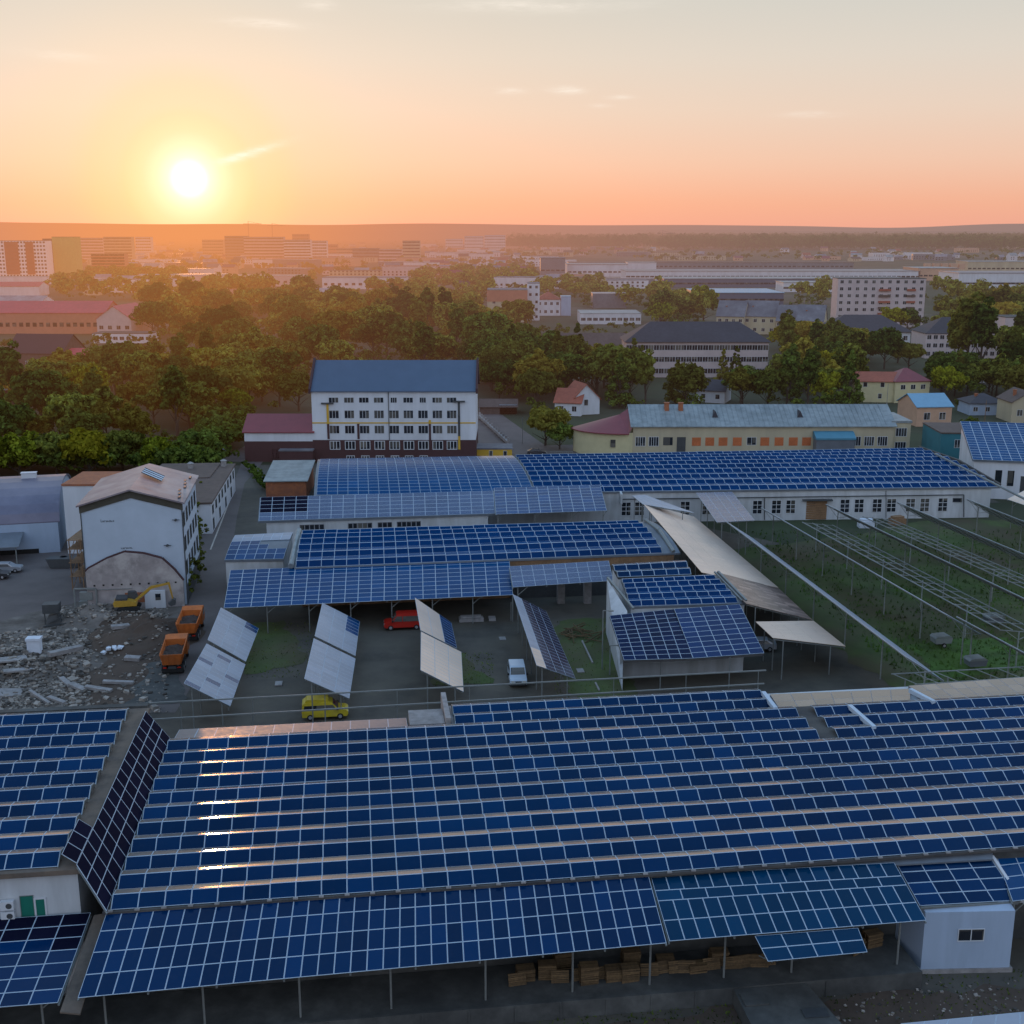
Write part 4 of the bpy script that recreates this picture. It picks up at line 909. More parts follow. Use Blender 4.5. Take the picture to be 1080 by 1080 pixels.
for x_, y_ in ((697, 695), (770, 693)):
    p = at(x_, y_, 3.7); mb = MB(); mb.bar((p.x, p.y, 0), p, .07, n=6); mb.build('post', M['rail'], sD)

# ================================================================== WHITE FOUR-STOREY BUILDING (LEFT)
wf_o = at(94, 642, 0); wf_w = 13.0; wf = frame(wf_o, 8.5); HW, DW, RW = 14.2, 17.5, 1.9
w4 = thing('tall_white_building', 'tall white block with a blank front wall and low gabled mauve roof', 'building', wf(wf_w / 2, 13, 0))
mb = MB(); wall_mesh(mb, wf, wf_w, DW, HW, 'gy', RW); mb.build('wall', M['white_blue'], w4)
mb = MB(); roof_mesh(mb, wf, wf_w, DW, HW + .15, 'gy', RW, .5, .22); rf = mb.build('roof', M['roof_mauve'], w4)
mb = MB()
mb.extr(wf, [(-.2, HW - .9), (wf_w / 2, HW + RW - .9), (wf_w + .2, HW - .9), (wf_w + .2, HW + .1), (wf_w / 2, HW + RW + .1), (-.2, HW + .1)], -.12, -.02, 0, 'y'); mb.build('gable_band', M['band'], w4)
mb = MB()
for x_ in (-.12, wf_w): mb.bx(wf, x_, x_ + .12, -.1, .3, 0, HW - .5)
mb.build('corner_strip', M['steel_dark'], w4)
gR = side_fn(wf, 'R', wf_w, DW)
for r_ in range(3):
    for k in range(5): add_window(w4, gR, 1.0 + k * 3.3, 2.7 + k * 3.3, 3.9 + r_ * 3.4, 5.8 + r_ * 3.4, 1, 0, .06, 'steel_dark')
mb = MB(); mb.bx(wf, wf_w, wf_w + .06, 0, DW, 0, 2.6); mb.build('plinth', M['steel_dark'], w4)
# rooflight
mb = MB(); zz = lambda x: HW + .15 + RW * (1 - abs(x - wf_w / 2) / (wf_w / 2)) + .22
for k in range(4): x0 = wf_w / 2 + .6; mb.bar(wf(wf_w / 2 + .3, 8.6 + k * 1.1, zz(wf_w / 2) + .5), wf(wf_w / 2 + 3.2, 6.7 + k * 1.1, zz(wf_w / 2 + 3) + .45), .07)
mb.poly([wf(wf_w / 2 + .3, 8.6, zz(wf_w / 2) + .46), wf(wf_w / 2 + 3.2, 6.7, zz(wf_w / 2 + 3) + .42), wf(wf_w / 2 + 3.2, 10.0, zz(wf_w / 2 + 3) + .42), wf(wf_w / 2 + .3, 11.9, zz(wf_w / 2) + .46)], 1)
mb.build('rooflight', [M['steel_dark'], M['cloth_white']], rf)
mb = MB()   # snow guards on the right eaves
for k in range(7): mb.bx(wf, wf_w - .5 - .25 * (k % 3), wf_w - .2 - .25 * (k % 3), 1 + k * 2.2, 2.2 + k * 2.2, zz(wf_w - .5), zz(wf_w - .5) + .15)
mb.build('snow_guard', M['steel_dark'], rf)
# faint small lettering and fixings on the blank wall (too small to read in the photograph)
mb = MB()
rr = random.Random(4)
for (x0, z0, n_, hh, tall) in ((2.45, 12.0, 8, .22, True), (4.8, 8.2, 7, .2, False)):
    for k in range(n_):
        xx = x0 + k * .22; h2 = hh * (1.7 if (tall and k == 0) else 1.0)
        mb.bx(wf, xx, xx + .05, -.03, -.01, z0, z0 + h2); mb.bx(wf, xx + .05, xx + .16, -.03, -.01, z0 + (h2 - .05) * (k % 3) / 2, z0 + (h2 - .05) * (k % 3) / 2 + .05)
        if k % 2: mb.bx(wf, xx + .11, xx + .16, -.029, -.011, z0, z0 + hh)
mb.build('lettering', M['steel_dark'], w4)
for (x_, z_) in ((12.2, 12.0), (10.9, 8.5)):
    mb = MB(); c = wf(x_, -.05, z_); mb.bar(c, c + Vector((0, -.3, 0)), .17, n=8); mb.bar(c + Vector((-.5, -.05, 0)), c + Vector((.5, -.05, 0)), .05); mb.build('bracket', M['steel_dark'], w4)
# arched concrete remnant in front
ar = thing('gable_remnant', 'arched concrete gable left standing against the tall white block', 'wall', wf(6, -1, 0))
prof = [(.1, 0), (12.7, 0), (12.7, 3.6), (11.6, 5.2), (10.1, 6.8), (7.7, 7.6), (5.3, 7.9), (3.0, 7.1), (.5, 5.8), (.1, 5.4)]
mb = MB(); mb.extr(wf, prof, -.9, -.15, 0, 'y'); mb.build('wall', M['gable_conc'], ar)
mb = MB(); cap = prof[2:]
for i in range(len(cap) - 1): a, b = cap[i], cap[i + 1]; mb.bar(wf(a[0], -.55, a[1]), wf(b[0], -.55, b[1]), .28)
mb.build('coping', M['maroon'], ar)
mb = MB()
for k in range(10): mb.bx(wf, 1.0 + k * 1.18, 1.25 + k * 1.18, -.93, -.91, 3.35 + .03 * (k % 2), 3.6)
mb.build('beam_socket_row', M['dark'], ar)
mb = MB(); mb.bx(wf, 5.0, 8.3, -.97, -.92, .9, 2.3); mb.build('brick_patch', M['brick'], ar)
mb = MB(); mb.bx(wf, 7.6, 10.3, -1.3, -.92, 0, 2.5); mb.build('door', M['white'], ar)
mb = MB(); mb.bx(wf, 9.0, 9.7, -1.34, -1.31, 1.2, 2.1); mb.build('window', M['pane'], ar)
mb = MB(); mb.bar(wf(.2, -1, 2.9), wf(6, -1, 2.9), .05); mb.bar(wf(1.4, -1, 0), wf(1.4, -1, 2.9), .05); mb.build('pipe', M['rail'], ar)
# left rear white block
lwf = frame(at(70, 575, 0), 1)
lw = house('white_block', 'white block with an orange brick parapet behind the tall white building', 'building', at(72, 584, 0), 1, 14, 10, 11.0, 'flat', 0, 'white', 'brick', wins=[('F', 5, 3, 1, 6.5, 1, 1, 1.4, 1.4, 1)])
# scaffolding-like timber yard
sc = thing('scaffold', 'rusty timber and steel scaffold against the left side of the tall white block', 'scaffold', at(84, 620, 0))
for k in range(4):
    for j in range(2):
        p = frame(at(77, 622, 0), 2)(j * 1.6, k * 3.2, 0); mb = MB(); mb.bar(p, p + Vector((0, 0, 7.5)), .09); mb.build('upright', M['wood'], sc)
for z_ in (2, 4, 6, 7.3):
    mb = MB(); fsc = frame(at(77, 622, 0), 2); mb.bx(fsc, -.2, 1.9, -.3, 10, z_, z_ + .08)
    for k in range(3): mb.bar(fsc(0, k * 3.2, z_ - 2), fsc(0, k * 3.2 + 3.2, z_), .05); mb.bar(fsc(0, k * 3.2, z_), fsc(1.6, k * 3.2 + 1, z_), .05)
    mb.build('deck', M['wood'], sc)
# rear wing with flat felt roof and the long low building
px_house('flat_wing', 'low flat roofed wing with grey brown roof behind the tall white building', 'building', 158, 221, 536, 506, 14, 'flat', 0, 'white', 'brown_roof', deg=5)
lo_o = at(224, 563, 0); e2 = at(248.5, 518, 0)
degL = math.degrees(math.atan2((e2 - lo_o).y, (e2 - lo_o).x)); LL = (e2 - lo_o).length
fL = frame(lo_o, degL)
lg = thing('long_low_building', 'long low white building with a brown flat roof along the road', 'building', fL(LL / 2, 4, 0))
mb = MB(); mb.bx(fL, 0, LL, 0, 8, 0, 5.2); mb.build('wall', M['white'], lg)
mb = MB(); mb.bx(fL, -.2, LL + .2, -.25, 8.2, 5.202, 5.5); mb.bx(fL, 8, LL, 8.2, 14, 5.3, 5.6); mb.build('roof', M['brown_roof'], lg)
gL = side_fn(fL, 'F', LL, 8)
for k in range(int(LL / 4.2)):
    add_window(lg, gL, 1.4 + k * 4.2, 3.0 + k * 4.2, 3.1, 4.5, 1, 0, .06, 'steel_dark')
    if k % 2 == 0: add_window(lg, gL, 1.4 + k * 4.2, 3.0 + k * 4.2, .4, 2.2, 1, 0, .06, 'steel_dark')
mb = MB()
for k in range(30):
    a = k * .9; c = fL(-5 + random.uniform(-1, 1), a * .2, 0)
for (px, py) in ((201, 492), (236, 489)):
    mb = MB(); p = at(px, py, 6); mb.bar(Vector((p.x, p.y, 5.4)), Vector((p.x, p.y, 6.6)), .5, n=8); mb.bar(Vector((p.x, p.y, 6.6)), Vector((p.x, p.y, 6.9)), .7, n=8, r2=.2)
    one('roof_vent', M['conc_light'], 'stubby pale roof vent on the flat roof, ' + ('left one' if px < 210 else 'right one'), 'vent', mb)

# ================================================================== HANGAR (LEFT EDGE)
hf = frame(at(66, 582, 0), 14)
hg_ = thing('hangar', 'round roofed hangar with patchy violet roof and pale side wall at the left edge', 'hangar', hf(-20, 12, 0))
prof = []
for k in range(13):
    th_ = math.pi * (.03 + .94 * k / 12); prof.append((11 - 11.3 * math.cos(th_), 4.6 + 5.6 * math.sin(th_)))
full = [(0, 0), (22, 0)] + prof[::-1]
mb = MB(); mb.extr(hf, [(0, 0), (22, 0), (22, 5)] + [(y, z - .2) for y, z in prof[::-1]][1:], -48, -.3); mb.build('wall', M['white_clad'], hg_)
mb = MB(); mb.extr(hf, prof[::-1] + [(y, z - .18) for y, z in prof], -48.3, 0); mb.build('roof', M['roof_hangar'], hg_)
mb = MB()
for (a, b, z) in ((-9, 4.5, 2.6),): mb.extr(hf, [(-6, 2.6), (.1, 3.6), (.1, 3.75), (-6, 2.75)], -24, -5.5); mb.build('porch_roof', M['roof_grey'], hg_)
for x_ in (-6.0, -12, -18): mb = MB(); mb.bar(hf(x_, -5.7, 0), hf(x_, -5.7, 2.7), .1); mb.build('porch_post', M['rail'], hg_)
mb = MB(); mb.bx(hf, -3.0, -1.2, -.03, 0, 3.6, 4.2); mb.build('window', M['pane'], hg_)
mb = MB(); mb.bx(hf, -22, -3.5, -.04, -.01, 0, 3.2); mb.build('opening', M['dark'], hg_)
for k, (px, py) in enumerate(((12, 503), (18, 501), (36, 500))):
    p = hf(-22 + 8 * k, 11, 10.9); mb = MB(); mb.bx(frame(p, 12), -.7, .7 if k < 2 else 1.6, -.5, .5, -.9, .1 + .3 * (k < 2)); mb.bx(frame(p, 12), -.8, .8 if k < 2 else 1.7, -.6, .6, .4 if k < 2 else .1, .5 if k < 2 else .2)
    one('roof_unit', M['white_win'], ['left boxy white unit on the hangar ridge', 'middle boxy white unit on the hangar ridge', 'flat long white unit on the hangar ridge'][k], 'roof unit', mb)

# ================================================================== WHITE HOSPITAL-LIKE BLOCK
ho = at(331, 487, 0); hw_ = at(502, 487, 0).x - ho.x; hfr = frame(ho, 0)
hz_ = zat(412, ho.y); hs = thing('four_storey_block', 'white four storey block with slate blue roof, maroon base and yellow trim', 'building', hfr(hw_ / 2, 8, 0))
mb = MB(); wall_mesh(mb, hfr, hw_, 16, hz_, 'gx', 5.6); mb.build('wall', M['white'], hs)
mb = MB(); roof_mesh(mb, hfr, hw_, 16, hz_ + .05, 'gx', 5.6, .45, .2); rfo = mb.build('roof', M['blue_metal'], hs)
for x_ in (-.5, hw_ + .05):
    mb = MB(); mb.extr(hfr, [(-.6, hz_ - .6), (8, hz_ + 5.5), (16.6, hz_ - .6), (16.6, hz_ + .5), (8, hz_ + 6.4), (-.6, hz_ + .5)], x_, x_ + .45); mb.build('parapet', M['maroon'], hs)
zb_ = zat(464, ho.y); mb = MB(); mb.bx(hfr, -.06, hw_ + .06, -.06, 16.06, 0, zb_); mb.build('plinth', M['maroon'], hs)
mpx = hw_ / 171.0
gH = side_fn(hfr, 'F', hw_, 16)
for r_, (yc, hh) in enumerate(((422, 1.1), (437, 1.7), (453, 1.7), (469.5, 1.7))):
    zc = zat(yc, ho.y)
    for k, cx in enumerate((354, 370, 385.6, 401, 416.7, 431.7, 447, 462, 477)):
        ww = 2.05 if not (r_ == 0 and k in (4, 6)) else 1.3
        x0 = (cx - 331) * mpx - ww / 2
        g_ = gH if r_ < 3 else (lambda s, t_, o_: gH(s, t_, o_ + .06))
        add_window(hs, g_, x0, x0 + ww, zc - hh / 2, zc + hh / 2, 2, 0, .07 if r_ < 3 else .14, 'white_win')
for k, cx in enumerate((370, 385.6, 401, 416.7, 431.7, 447)):
    x0 = (cx - 331) * mpx - .8; add_window(hs, lambda s, t_, o_: gH(s, t_, o_ + .06), x0, x0 + 1.6, .4, 1.3, 2, 0, .12, 'white_win')
zy = zat(446, ho.y); mb = MB(); mb.bx(hfr, 0, hw_, -.07, -.01, zy - .14, zy + .14); mb.build('trim_line', M['yellow_trim'], hs)
for (cx, y0, y1, ys, mt, mbm) in ((347.5, 426, 463, 447, 'yellow_trim', 'maroon'), (379, 447, 463, 447, 'maroon', 'maroon'), (454, 443, 472, 447, 'yellow_trim', 'maroon'), (484.6, 424, 474, 460, 'steel_dark', 'yellow_trim')):
    x0 = (cx - 331) * mpx; za, zb2, zm = zat(y0, ho.y), zat(y1, ho.y), zat(ys, ho.y)
    mb = MB(); mb.bx(hfr, x0 - .24, x0 + .24, -.14, -.02, zm, za, 0)
    if zm > zb2: mb.bx(hfr, x0 - .24, x0 + .24, -.14, -.02, zb2, zm, 1)
    mb.build('trim_bar', [M[mt], M[mbm]], hs)
    if y0 < 430: mb = MB(); mb.bx(hfr, x0 - 1.35, x0 + 1.35, -.5, -.02, za, za + .3); mb.build('trim_cap', M['steel_dark'], hs)
mb = MB(); mb.bar(hfr(16.9, -.15, zb_), hfr(16.9, -.15, hz_), .1); mb.build('downpipe', M['steel_dark'], hs)
# red roof annex, low blocks beside it
an = px_house('annex', 'annex with dark red metal roof and maroon base left of the four storey block', 'building', 259, 331, 487, 455.5, 12, 'gx', 3.0, 'white', 'red_metal', base=('maroon', 4.6), wins=[('F', 6.2, 3, 1, .7, 1, 1, 1.6, 1.9, 1)])
px_house('flat_porch', 'low flat roofed porch block between the annex and the four storey block', 'building', 295, 330, 489, 476, 4, 'flat', 0, 'maroon', 'grey_roof')
px_house('garage', 'low garage with yellow panels and flat grey roof right of the four storey block', 'garage', 503, 540, 484, 474, 6, 'flat', 0, 'yellow_trim', 'grey_roof', wins=[('F', 2.8, 3.2, 2, .3, 1, 1, .7, 1.5, 0)])
# hedge by road
# ================================================================== LONG YELLOW BUILDING
yo = at(667, 482, 0); ye = at(941, 482, 0); yw = ye.x - yo.x; yf = frame(yo, .4); yz = zat(449, yo.y)
yb = thing('long_yellow_building', 'long cream building with weathered silver roof and orange bricked-up windows', 'building', yf(yw / 2, 7, 0))
mb = MB(); wall_mesh(mb, yf, yw, 15, yz, 'gx', 3.6); mb.build('wall', M['cream'], yb)
mb = MB(); roof_mesh(mb, yf, yw, 15, yz, 'gx', 3.6, .6, .18)
for k in range(int(yw / 1.1)): mb.bar(yf(k * 1.1, -.6, yz - .1), yf(k * 1.1, 7.5, yz + 3.85), .05)
yr = mb.build('roof', M['silver'], yb)
mpy = yw / 274.0; gY = side_fn(yf, 'F', yw, 15)
for cx in (734, 748, 762, 777, 806, 821, 836, 850):
    x0 = (cx - 667) * mpy; mb = MB(); mb.bx(yf, x0 - 1.0, x0 + 1.0, -.04, -.01, yz - 4.6, yz - 2.7); mb.build('bricked_window', M['brick_fill'], yb)
for cx in (675, 689, 902, 916, 930): x0 = (cx - 667) * mpy; add_window(yb, gY, x0 - 1.05, x0 + 1.05, yz - 4.6, yz - 2.6, 3, 0, .09)
for cx in (704, 792): x0 = (cx - 667) * mpy; add_window(yb, gY, x0 - 1.0, x0 + 1.0, yz - 4.4, yz - 2.7, 1, 0, .07, 'steel_dark' if cx == 704 else 'white_win')
x0 = (718 - 667) * mpy; mb = MB(); mb.bx(yf, x0 - 1, x0 + 1, -.05, -.01, .1, yz - 2.6); mb.build('gate', M['steel_dark'], yb)
for cx in (705, 720): x0 = (cx - 667) * mpy; mb = MB(); mb.bx(yf, x0 - .5, x0 + .5, 5, 6, yz + 1.6, yz + 4.3); mb.bx(yf, x0 - .6, x0 + .6, 4.9, 6.1, yz + 4.3, yz + 4.5); mb.build('chimney', M['brick'], yr)
for cx in (755, 845):
    x0 = (cx - 667) * mpy; mb = MB(); mb.extr(yf, [(x0 - .8, yz + 1.2), (x0 + .8, yz + 1.2), (x0, yz + 2.9)], 2.6, 6, 0, 'y'); mb.build('dormer', M['slate'], yr)
mb = MB(); x0 = (857 - 667) * mpy; mb.bx(yf, x0, x0 + 8.6, -3, -.02, 0, yz - 2.8, 0); mb.bx(yf, x0 - .2, x0 + 8.8, -3.2, -.02, yz - 2.8, yz - 2.4, 1); mb.extr(yf, [(-3.2, yz - 2.39), (-.03, yz - 2.39), (-.03, yz - 1.2), (-1, yz - 1.3)], x0 - .2, x0 + 8.8, 1); mb.build('porch', [M['roof_grey'], M['teal_roof']], yb)
mb = MB(); mb.bx(yf, yw + .02, yw + 4.2, 1, 14, 0, yz + .4, 0); mb.bx(yf, yw - .2, yw + 4.4, .8, 14.2, yz + .402, yz + .9, 1); mb.build('end_block', [M['cream'], M['silver']], yb)
g2_ = lambda s, t_, o_: yf(yw + s, 1 - o_, t_)
for z_ in (yz - 2.6, yz - 5.8): add_window(yb, g2_, .9, 3.3, z_, z_ + 1.8, 3, 0, .08)
# rounded wing with red roof
rwc = yf(-1.5, 4.5, 0); rw = thing('rounded_wing', 'rounded cream wing with a dark red fan shaped roof', 'building', rwc)
mb = MB(); rb2 = MB(); zt = yz - 1.6; N_ = 12; rad = 12
ang_ = [math.pi * (1.02 + .48 * k / N_) for k in range(N_ + 1)]
ring = [yf(-1 + rad * math.cos(a), 9 + 9.5 * math.sin(a), 0) for a in ang_]
ring2 = [yf(-1 + (rad + .6) * math.cos(a), 9 + 10.2 * math.sin(a), 0) for a in ang_]
ap = yf(-2.5, 6.5, zt + 3.2)
for i in range(N_):
    a, b = ring[i], ring[i + 1]; mb.poly((a, b, b + Vector((0, 0, zt)), a + Vector((0, 0, zt))))
    a, b = ring2[i], ring2[i + 1]; rb2.poly((a + Vector((0, 0, zt - .1)), b + Vector((0, 0, zt - .1)), ap)); rb2.poly((a + Vector((0, 0, zt - .3)), b + Vector((0, 0, zt - .3)), b + Vector((0, 0, zt - .1)), a + Vector((0, 0, zt - .1))))
rb2.poly((ring2[-1] + Vector((0, 0, zt - .1)), yf(-.2, -.6, yz - .2), yf(-.2, 7.5, yz + 3), ap))
mb.poly((ring[-1], yf(-.02, 0, 0), yf(-.02, 0, zt), ring[-1] + Vector((0, 0, zt))))
mb.build('wall', M['yellow_wall'], rw); rb2.build('roof', M['red_metal'], rw)
gW = lambda s, t_, o_: yf(-5 + s, -.25 - o_, t_)
add_window(rw, gW, 0, 1.0, zt - 3.2, zt - 1.6, 0, 0, .06, 'steel_dark')

# ================================================================== RIGHT SIDE BUILDINGS
tl_o = at(990, 492, 0)
house('teal_building', 'teal flat roofed building with two small windows right of the long hall', 'building', tl_o, -3, 12.5, 14, 7.2, 'flat', 0, 'teal', 'brown_roof', wins=[('F', 3, 2.2, 2, 4.2, 1, 1, 1.1, 1.7, 1)])
bw = house('white_workshop', 'white workshop with blue panel slope roof at the right edge', 'building', at(1024, 525, 0), -12, 24, 18, 7.2, 'shed', 4.5, 'white', 'roof_grey', wins=[('F', 4, 2.2, 2, 2.6, 1, 1, 1.2, 3.0, 0)], door=('F', 8.6, 3.2, 4.6, 'steel_dark'))
fbw = frame(at(1024, 525, 0), -12)
flush(bw, Patch(fbw(-.3, -.4, 7.3), fbw(24.3, -.4, 7.3), fbw(24.3, 18.3, 11.8), fbw(-.3, 18.3, 11.8)), 14, 16, 'pv_sky', off=.25, fw=.06)
# white awning right edge
ra = Patch(at(1062, 527, 5), at(1160, 560, 5), at(1180, 535, 5.6), at(1082, 517, 5.6)); canopy('canopy', 'small tan panel canopy at the right edge beside the long hall', ra, 8, 4, 'pv_tan', zb=0, posts=[(.05, .1, 0)])
yh = px_house('yellow_house', 'pale yellow two storey house with a hipped red and tan roof', 'house', 904, 945, 424, 402, 10, 'gx', 2.2, 'yellow_wall', 'red_tile', deg=-6, wins=[('F', 1.5, 5, 3, 4.6, 1, 1, 1.1, 1.3, 0), ('F', 6, 5, 2, 1.2, 1, 1, 1.0, 1.4, 0)])
house('yellow_house', 'cross wing of the pale yellow house with dark red hipped roof', 'house', at(943, 425, 0), 10, 11, 10, 6.2, 'hip', 3.6, 'yellow_wall', 'red_metal', wins=[('F', 1.8, 3.2, 3, 4.0, 1, 1, 1.4, 1.3, 1)])
house('peach_house', 'low peach house with a bright blue metal roof', 'house', at(966, 450, 0), 6, 9.5, 12, 5.2, 'gx', 2.6, 'peach', 'sky_metal', wins=[('F', 2, 4.2, 2, 1.8, 1, 1, 1.6, 1.8, 1)])
px_house('grey_house', 'small white house with slate hip roof among the trees at the right', 'house', 1027, 1052, 404, 396, 9, 'hip', 2.6, 'white', 'slate', wf=[('F', 2, 1, 1, 1.2, 0)])
px_house('blue_house', 'low bluish house with dark roof and chimney near the right edge', 'house', 1022, 1060, 438, 426, 9, 'hip', 2.4, 'white_clad', 'slate', chim=((3, 4, 1.2),), wf=[('F', 3, 1, 1.2, 1.2, 1)])
px_house('cream_house', 'cream gabled house cut by the right picture edge', 'house', 1066, 1100, 446, 424, 10, 'gy', 2.6, 'cream', 'brown_roof', chim=((2, 4, 1.5),), wf=[('F', 2, 1, 1.4, 1.6, 1)])
px_house('small_house', 'small house with reddish tile gable roof left of the red roofed wing', 'house', 585, 612, 438, 424, 10, 'gx', 3.2, 'white', 'red_tile', deg=-14, wf=[('F', 2, 1, 1.2, 1.4, 1)])
house('small_house', 'white gable end house with blue window beside the tile roofed one', 'house', at(604, 438, 0), 18, 8, 9, 4.4, 'gy', 4.0, 'white', 'red_tile', wins=[('F', 3.4, 3, 1, 2.6, 1, 1, 1.1, 1.6, 0)])
px_house('garden_hut', 'long brown roofed hut in the garden behind the garage', 'hut', 506, 545, 437, 429, 7, 'gx', 1.6, 'brown_roof', 'brown_roof')
px_house('garden_hut', 'white cube hut on the lawn behind the garage', 'hut', 527, 545, 437, 428, 5, 'flat', 0, 'white', 'roof_grey')
px_house('small_house', 'white house with dark grey gable roof behind the long cream building', 'house', 734, 762, 424, 411, 9, 'gx', 2.6, 'white', 'slate', deg=-22, wf=[('F', 2, 1, 1.2, 1.3, 0)])
px_house('garden_hut', 'low brown outbuilding tucked between trees left of the yellow house', 'hut', 860, 884, 400, 394, 6, 'gx', 1.2, 'brown_roof', 'slate')
# school
px_house('school', 'long pale pink three storey school with dark hipped roof', 'building', 660, 809, 398, 361, 18, 'hip', 6.5, 'pink_wall', 'slate', wf=[('F', 26, 3, 1.9, 1.7, 1), ('L', 3, 3, 1.6, 1.7, 1)], ov=.8)
px_house('school_wing', 'low dark roofed wing left of the pink school', 'building', 574, 660, 380, 368, 16, 'gx', 5.5, 'pink_wall', 'brown_roof', wf=[('F', 10, 1, 1.4, 1.4, 1)])
px_house('dark_roof_house', 'white villa with a big dark hip roof and yellow porch', 'house', 868, 958, 363, 350, 22, 'hip', 7.0, 'white', 'slate', deg=-3, wf=[('F', 9, 1, 1.8, 2.0, 1)], ov=1)
px_house('panel_block', 'pale seven storey housing block standing above the trees', 'building', 881, 972, 345, 294, 13, 'flat', 0, 'pink_wall', 'conc', wf=[('F', 11, 7, 1.7, 1.6, 1)], deg=-2)
nb_ = bpy.data.objects.get('panel_block')
for (xa, xb) in ((924, 936), (953, 962)):
    p0 = at(xa, 345, 0); p1_ = at(xb, 345, 0)
    for k in range(6):
        mb = MB(); f_ = frame(Vector((p0.x, p0.y - .4, 0)), -2); mb.bx(f_, 0, p1_.x - p0.x, -1.3, .35, 3.4 + k * 3.1, 4.5 + k * 3.1); mb.build('balcony', M['red_tile'] if k % 2 else M['brown_roof'], nb_)
# row houses
for i, (xl, xr, yb_, yt_, dg, lab) in enumerate(((755, 782, 352, 333, -20, 'leftmost grey roofed row house behind the school'), (783, 815, 352, 333, -20, 'second grey roofed row house, stepped against the first'), (818, 838, 354, 338, -20, 'third grey roofed row house right of the gap'), (839, 865, 356, 338, -20, 'rightmost grey roofed row house next to the dark villa'))):
    px_house('row_house', lab, 'house', xl, xr, yb_, yt_, 16, 'gx', 7, 'cream', 'grey_roof', deg=dg, wf=[('F', 4, 2, 1.5, 1.5, 1)], chim=((4, 5, 1.4),))
px_house('villa', 'tree hidden white block with slate roof right of the dark villa', 'building', 975, 1056, 378, 352, 18, 'hip', 6, 'pink_wall', 'slate', wf=[('F', 12, 3, 1.6, 1.6, 1)])
px_house('pale_block', 'plain pale block cut by the right edge behind the trees', 'building', 1057, 1110, 372, 335, 14, 'flat', 0, 'pink_wall', 'conc')
# beige block + white
px_house('beige_block', 'cream block with a salmon top storey rising above the woods', 'building', 514, 556, 340, 306, 22, 'flat', 0, 'cream', 'grey_roof', wf=[('F', 3, 4, 1.6, 1.8, 1), ('R', 5, 4, 1.6, 1.8, 1)])
bb = at(514, 340, 0); mb = MB(); bz1, bz0 = zat(304, bb.y), zat(318, bb.y); fb = frame(bb, 0); mb.bx(fb, -.15, (at(556, 340).x - bb.x) + .15, -.15, 22.1, bz0, bz1 - 1.2); mb.build('top_storey', M['salmon'], bpy.data.objects['beige_block'])
px_house('white_tower', 'narrow white stair tower behind the cream and salmon block', 'building', 556, 569, 338, 299, 14, 'flat', 0, 'white', 'grey_roof', wf=[('F', 2, 5, 1.4, 1.5, 0)])
px_house('white_house', 'white two storey house with red hipped roof beside the salmon block', 'house', 566, 591, 333, 316, 14, 'hip', 4.5, 'white', 'red_tile', wf=[('F', 4, 2, 1.5, 1.7, 1)])
px_house('white_house', 'pale extension with flat bluish roof beside the red hipped one', 'house', 591.5, 602, 333, 313, 10, 'flat', 0, 'white_clad', 'sky_metal')
px_house('low_hall', 'low pale flat hall among the trees in the centre', 'building', 612, 676, 342, 331, 30, 'flat', 0, 'white', 'silver', wf=[('F', 10, 1, 2.4, 1.6, 2)])
px_house('low_hall', 'mauve sheet hall behind the low pale flat hall', 'building', 625, 661, 325, 310, 20, 'flat', 0, 'roof_grey', 'roof_mauve')

# ================================================================== INDUSTRY ZONE
ind = [(660, 970, 296, 286, 60, 'white', 'roof_grey', 'very long white strip-window factory hall in the distance'),
       (700, 960, 303, 294, 45, 'blue_metal', 'silver', 'long blue factory hall in front of the white strip-window hall'),
       (736, 826, 322, 309, 60, 'blue_metal', 'sky_metal', 'bright blue roofed factory hall behind the row houses'),
       (598, 662, 292, 279, 60, 'white', 'roof_grey', 'grey long hall left of the white strip-window hall'),
       (570, 596, 293, 272, 25, 'roof_grey', 'grey_roof', 'tall grey silo-like block left of the factory halls'),
       (662, 692, 290, 277, 30, 'white', 'silver', 'white gabled hall front among the factory halls'),
       (826, 884, 308, 298, 30, 'white', 'silver', 'white low factory annex with stepped roof'),
       (968, 1010, 296, 283, 50, 'peach', 'silver', 'pinkish low factory with a row of rooftop boxes'),
       (1010, 1110, 306, 288, 50, 'white', 'blue_metal', 'wide white and blue warehouse at the right edge of the plain'),
       (1020, 1110, 288, 276, 40, 'cream', 'silver', 'cream hall with round front at the far right'),
       (600, 900, 284, 277, 50, 'roof_grey', 'brown_roof', 'dark distant long roof line behind the factory halls')]
for (xl, xr, yb_, yt_, d_, wm, rm, lab) in ind:
    t = px_house('factory_hall', lab, 'factory', xl, xr, yb_, yt_, d_, 'flat', 0, wm, rm, cheap=True, wf=[('F', max(3, int((xr - xl) / 5)), 1, at(xr, yb_).x / max(1, xr) * 0 + 4.0, 1.6, 1)], ov=2)
for k in range(5):
    p = at(975 + k * 9, 290, 0); z = zat(283, p.y); mb = MB(); mb.bx(frame(Vector((p.x, p.y, z)), 0), 0, 7, 0, 6, -1, 5.5)
    one('rooftop_box', M['peach'], 'pinkish boxy structure on the roof of the low factory', 'rooftop box', mb, 'rooftop boxes on the pinkish factory')
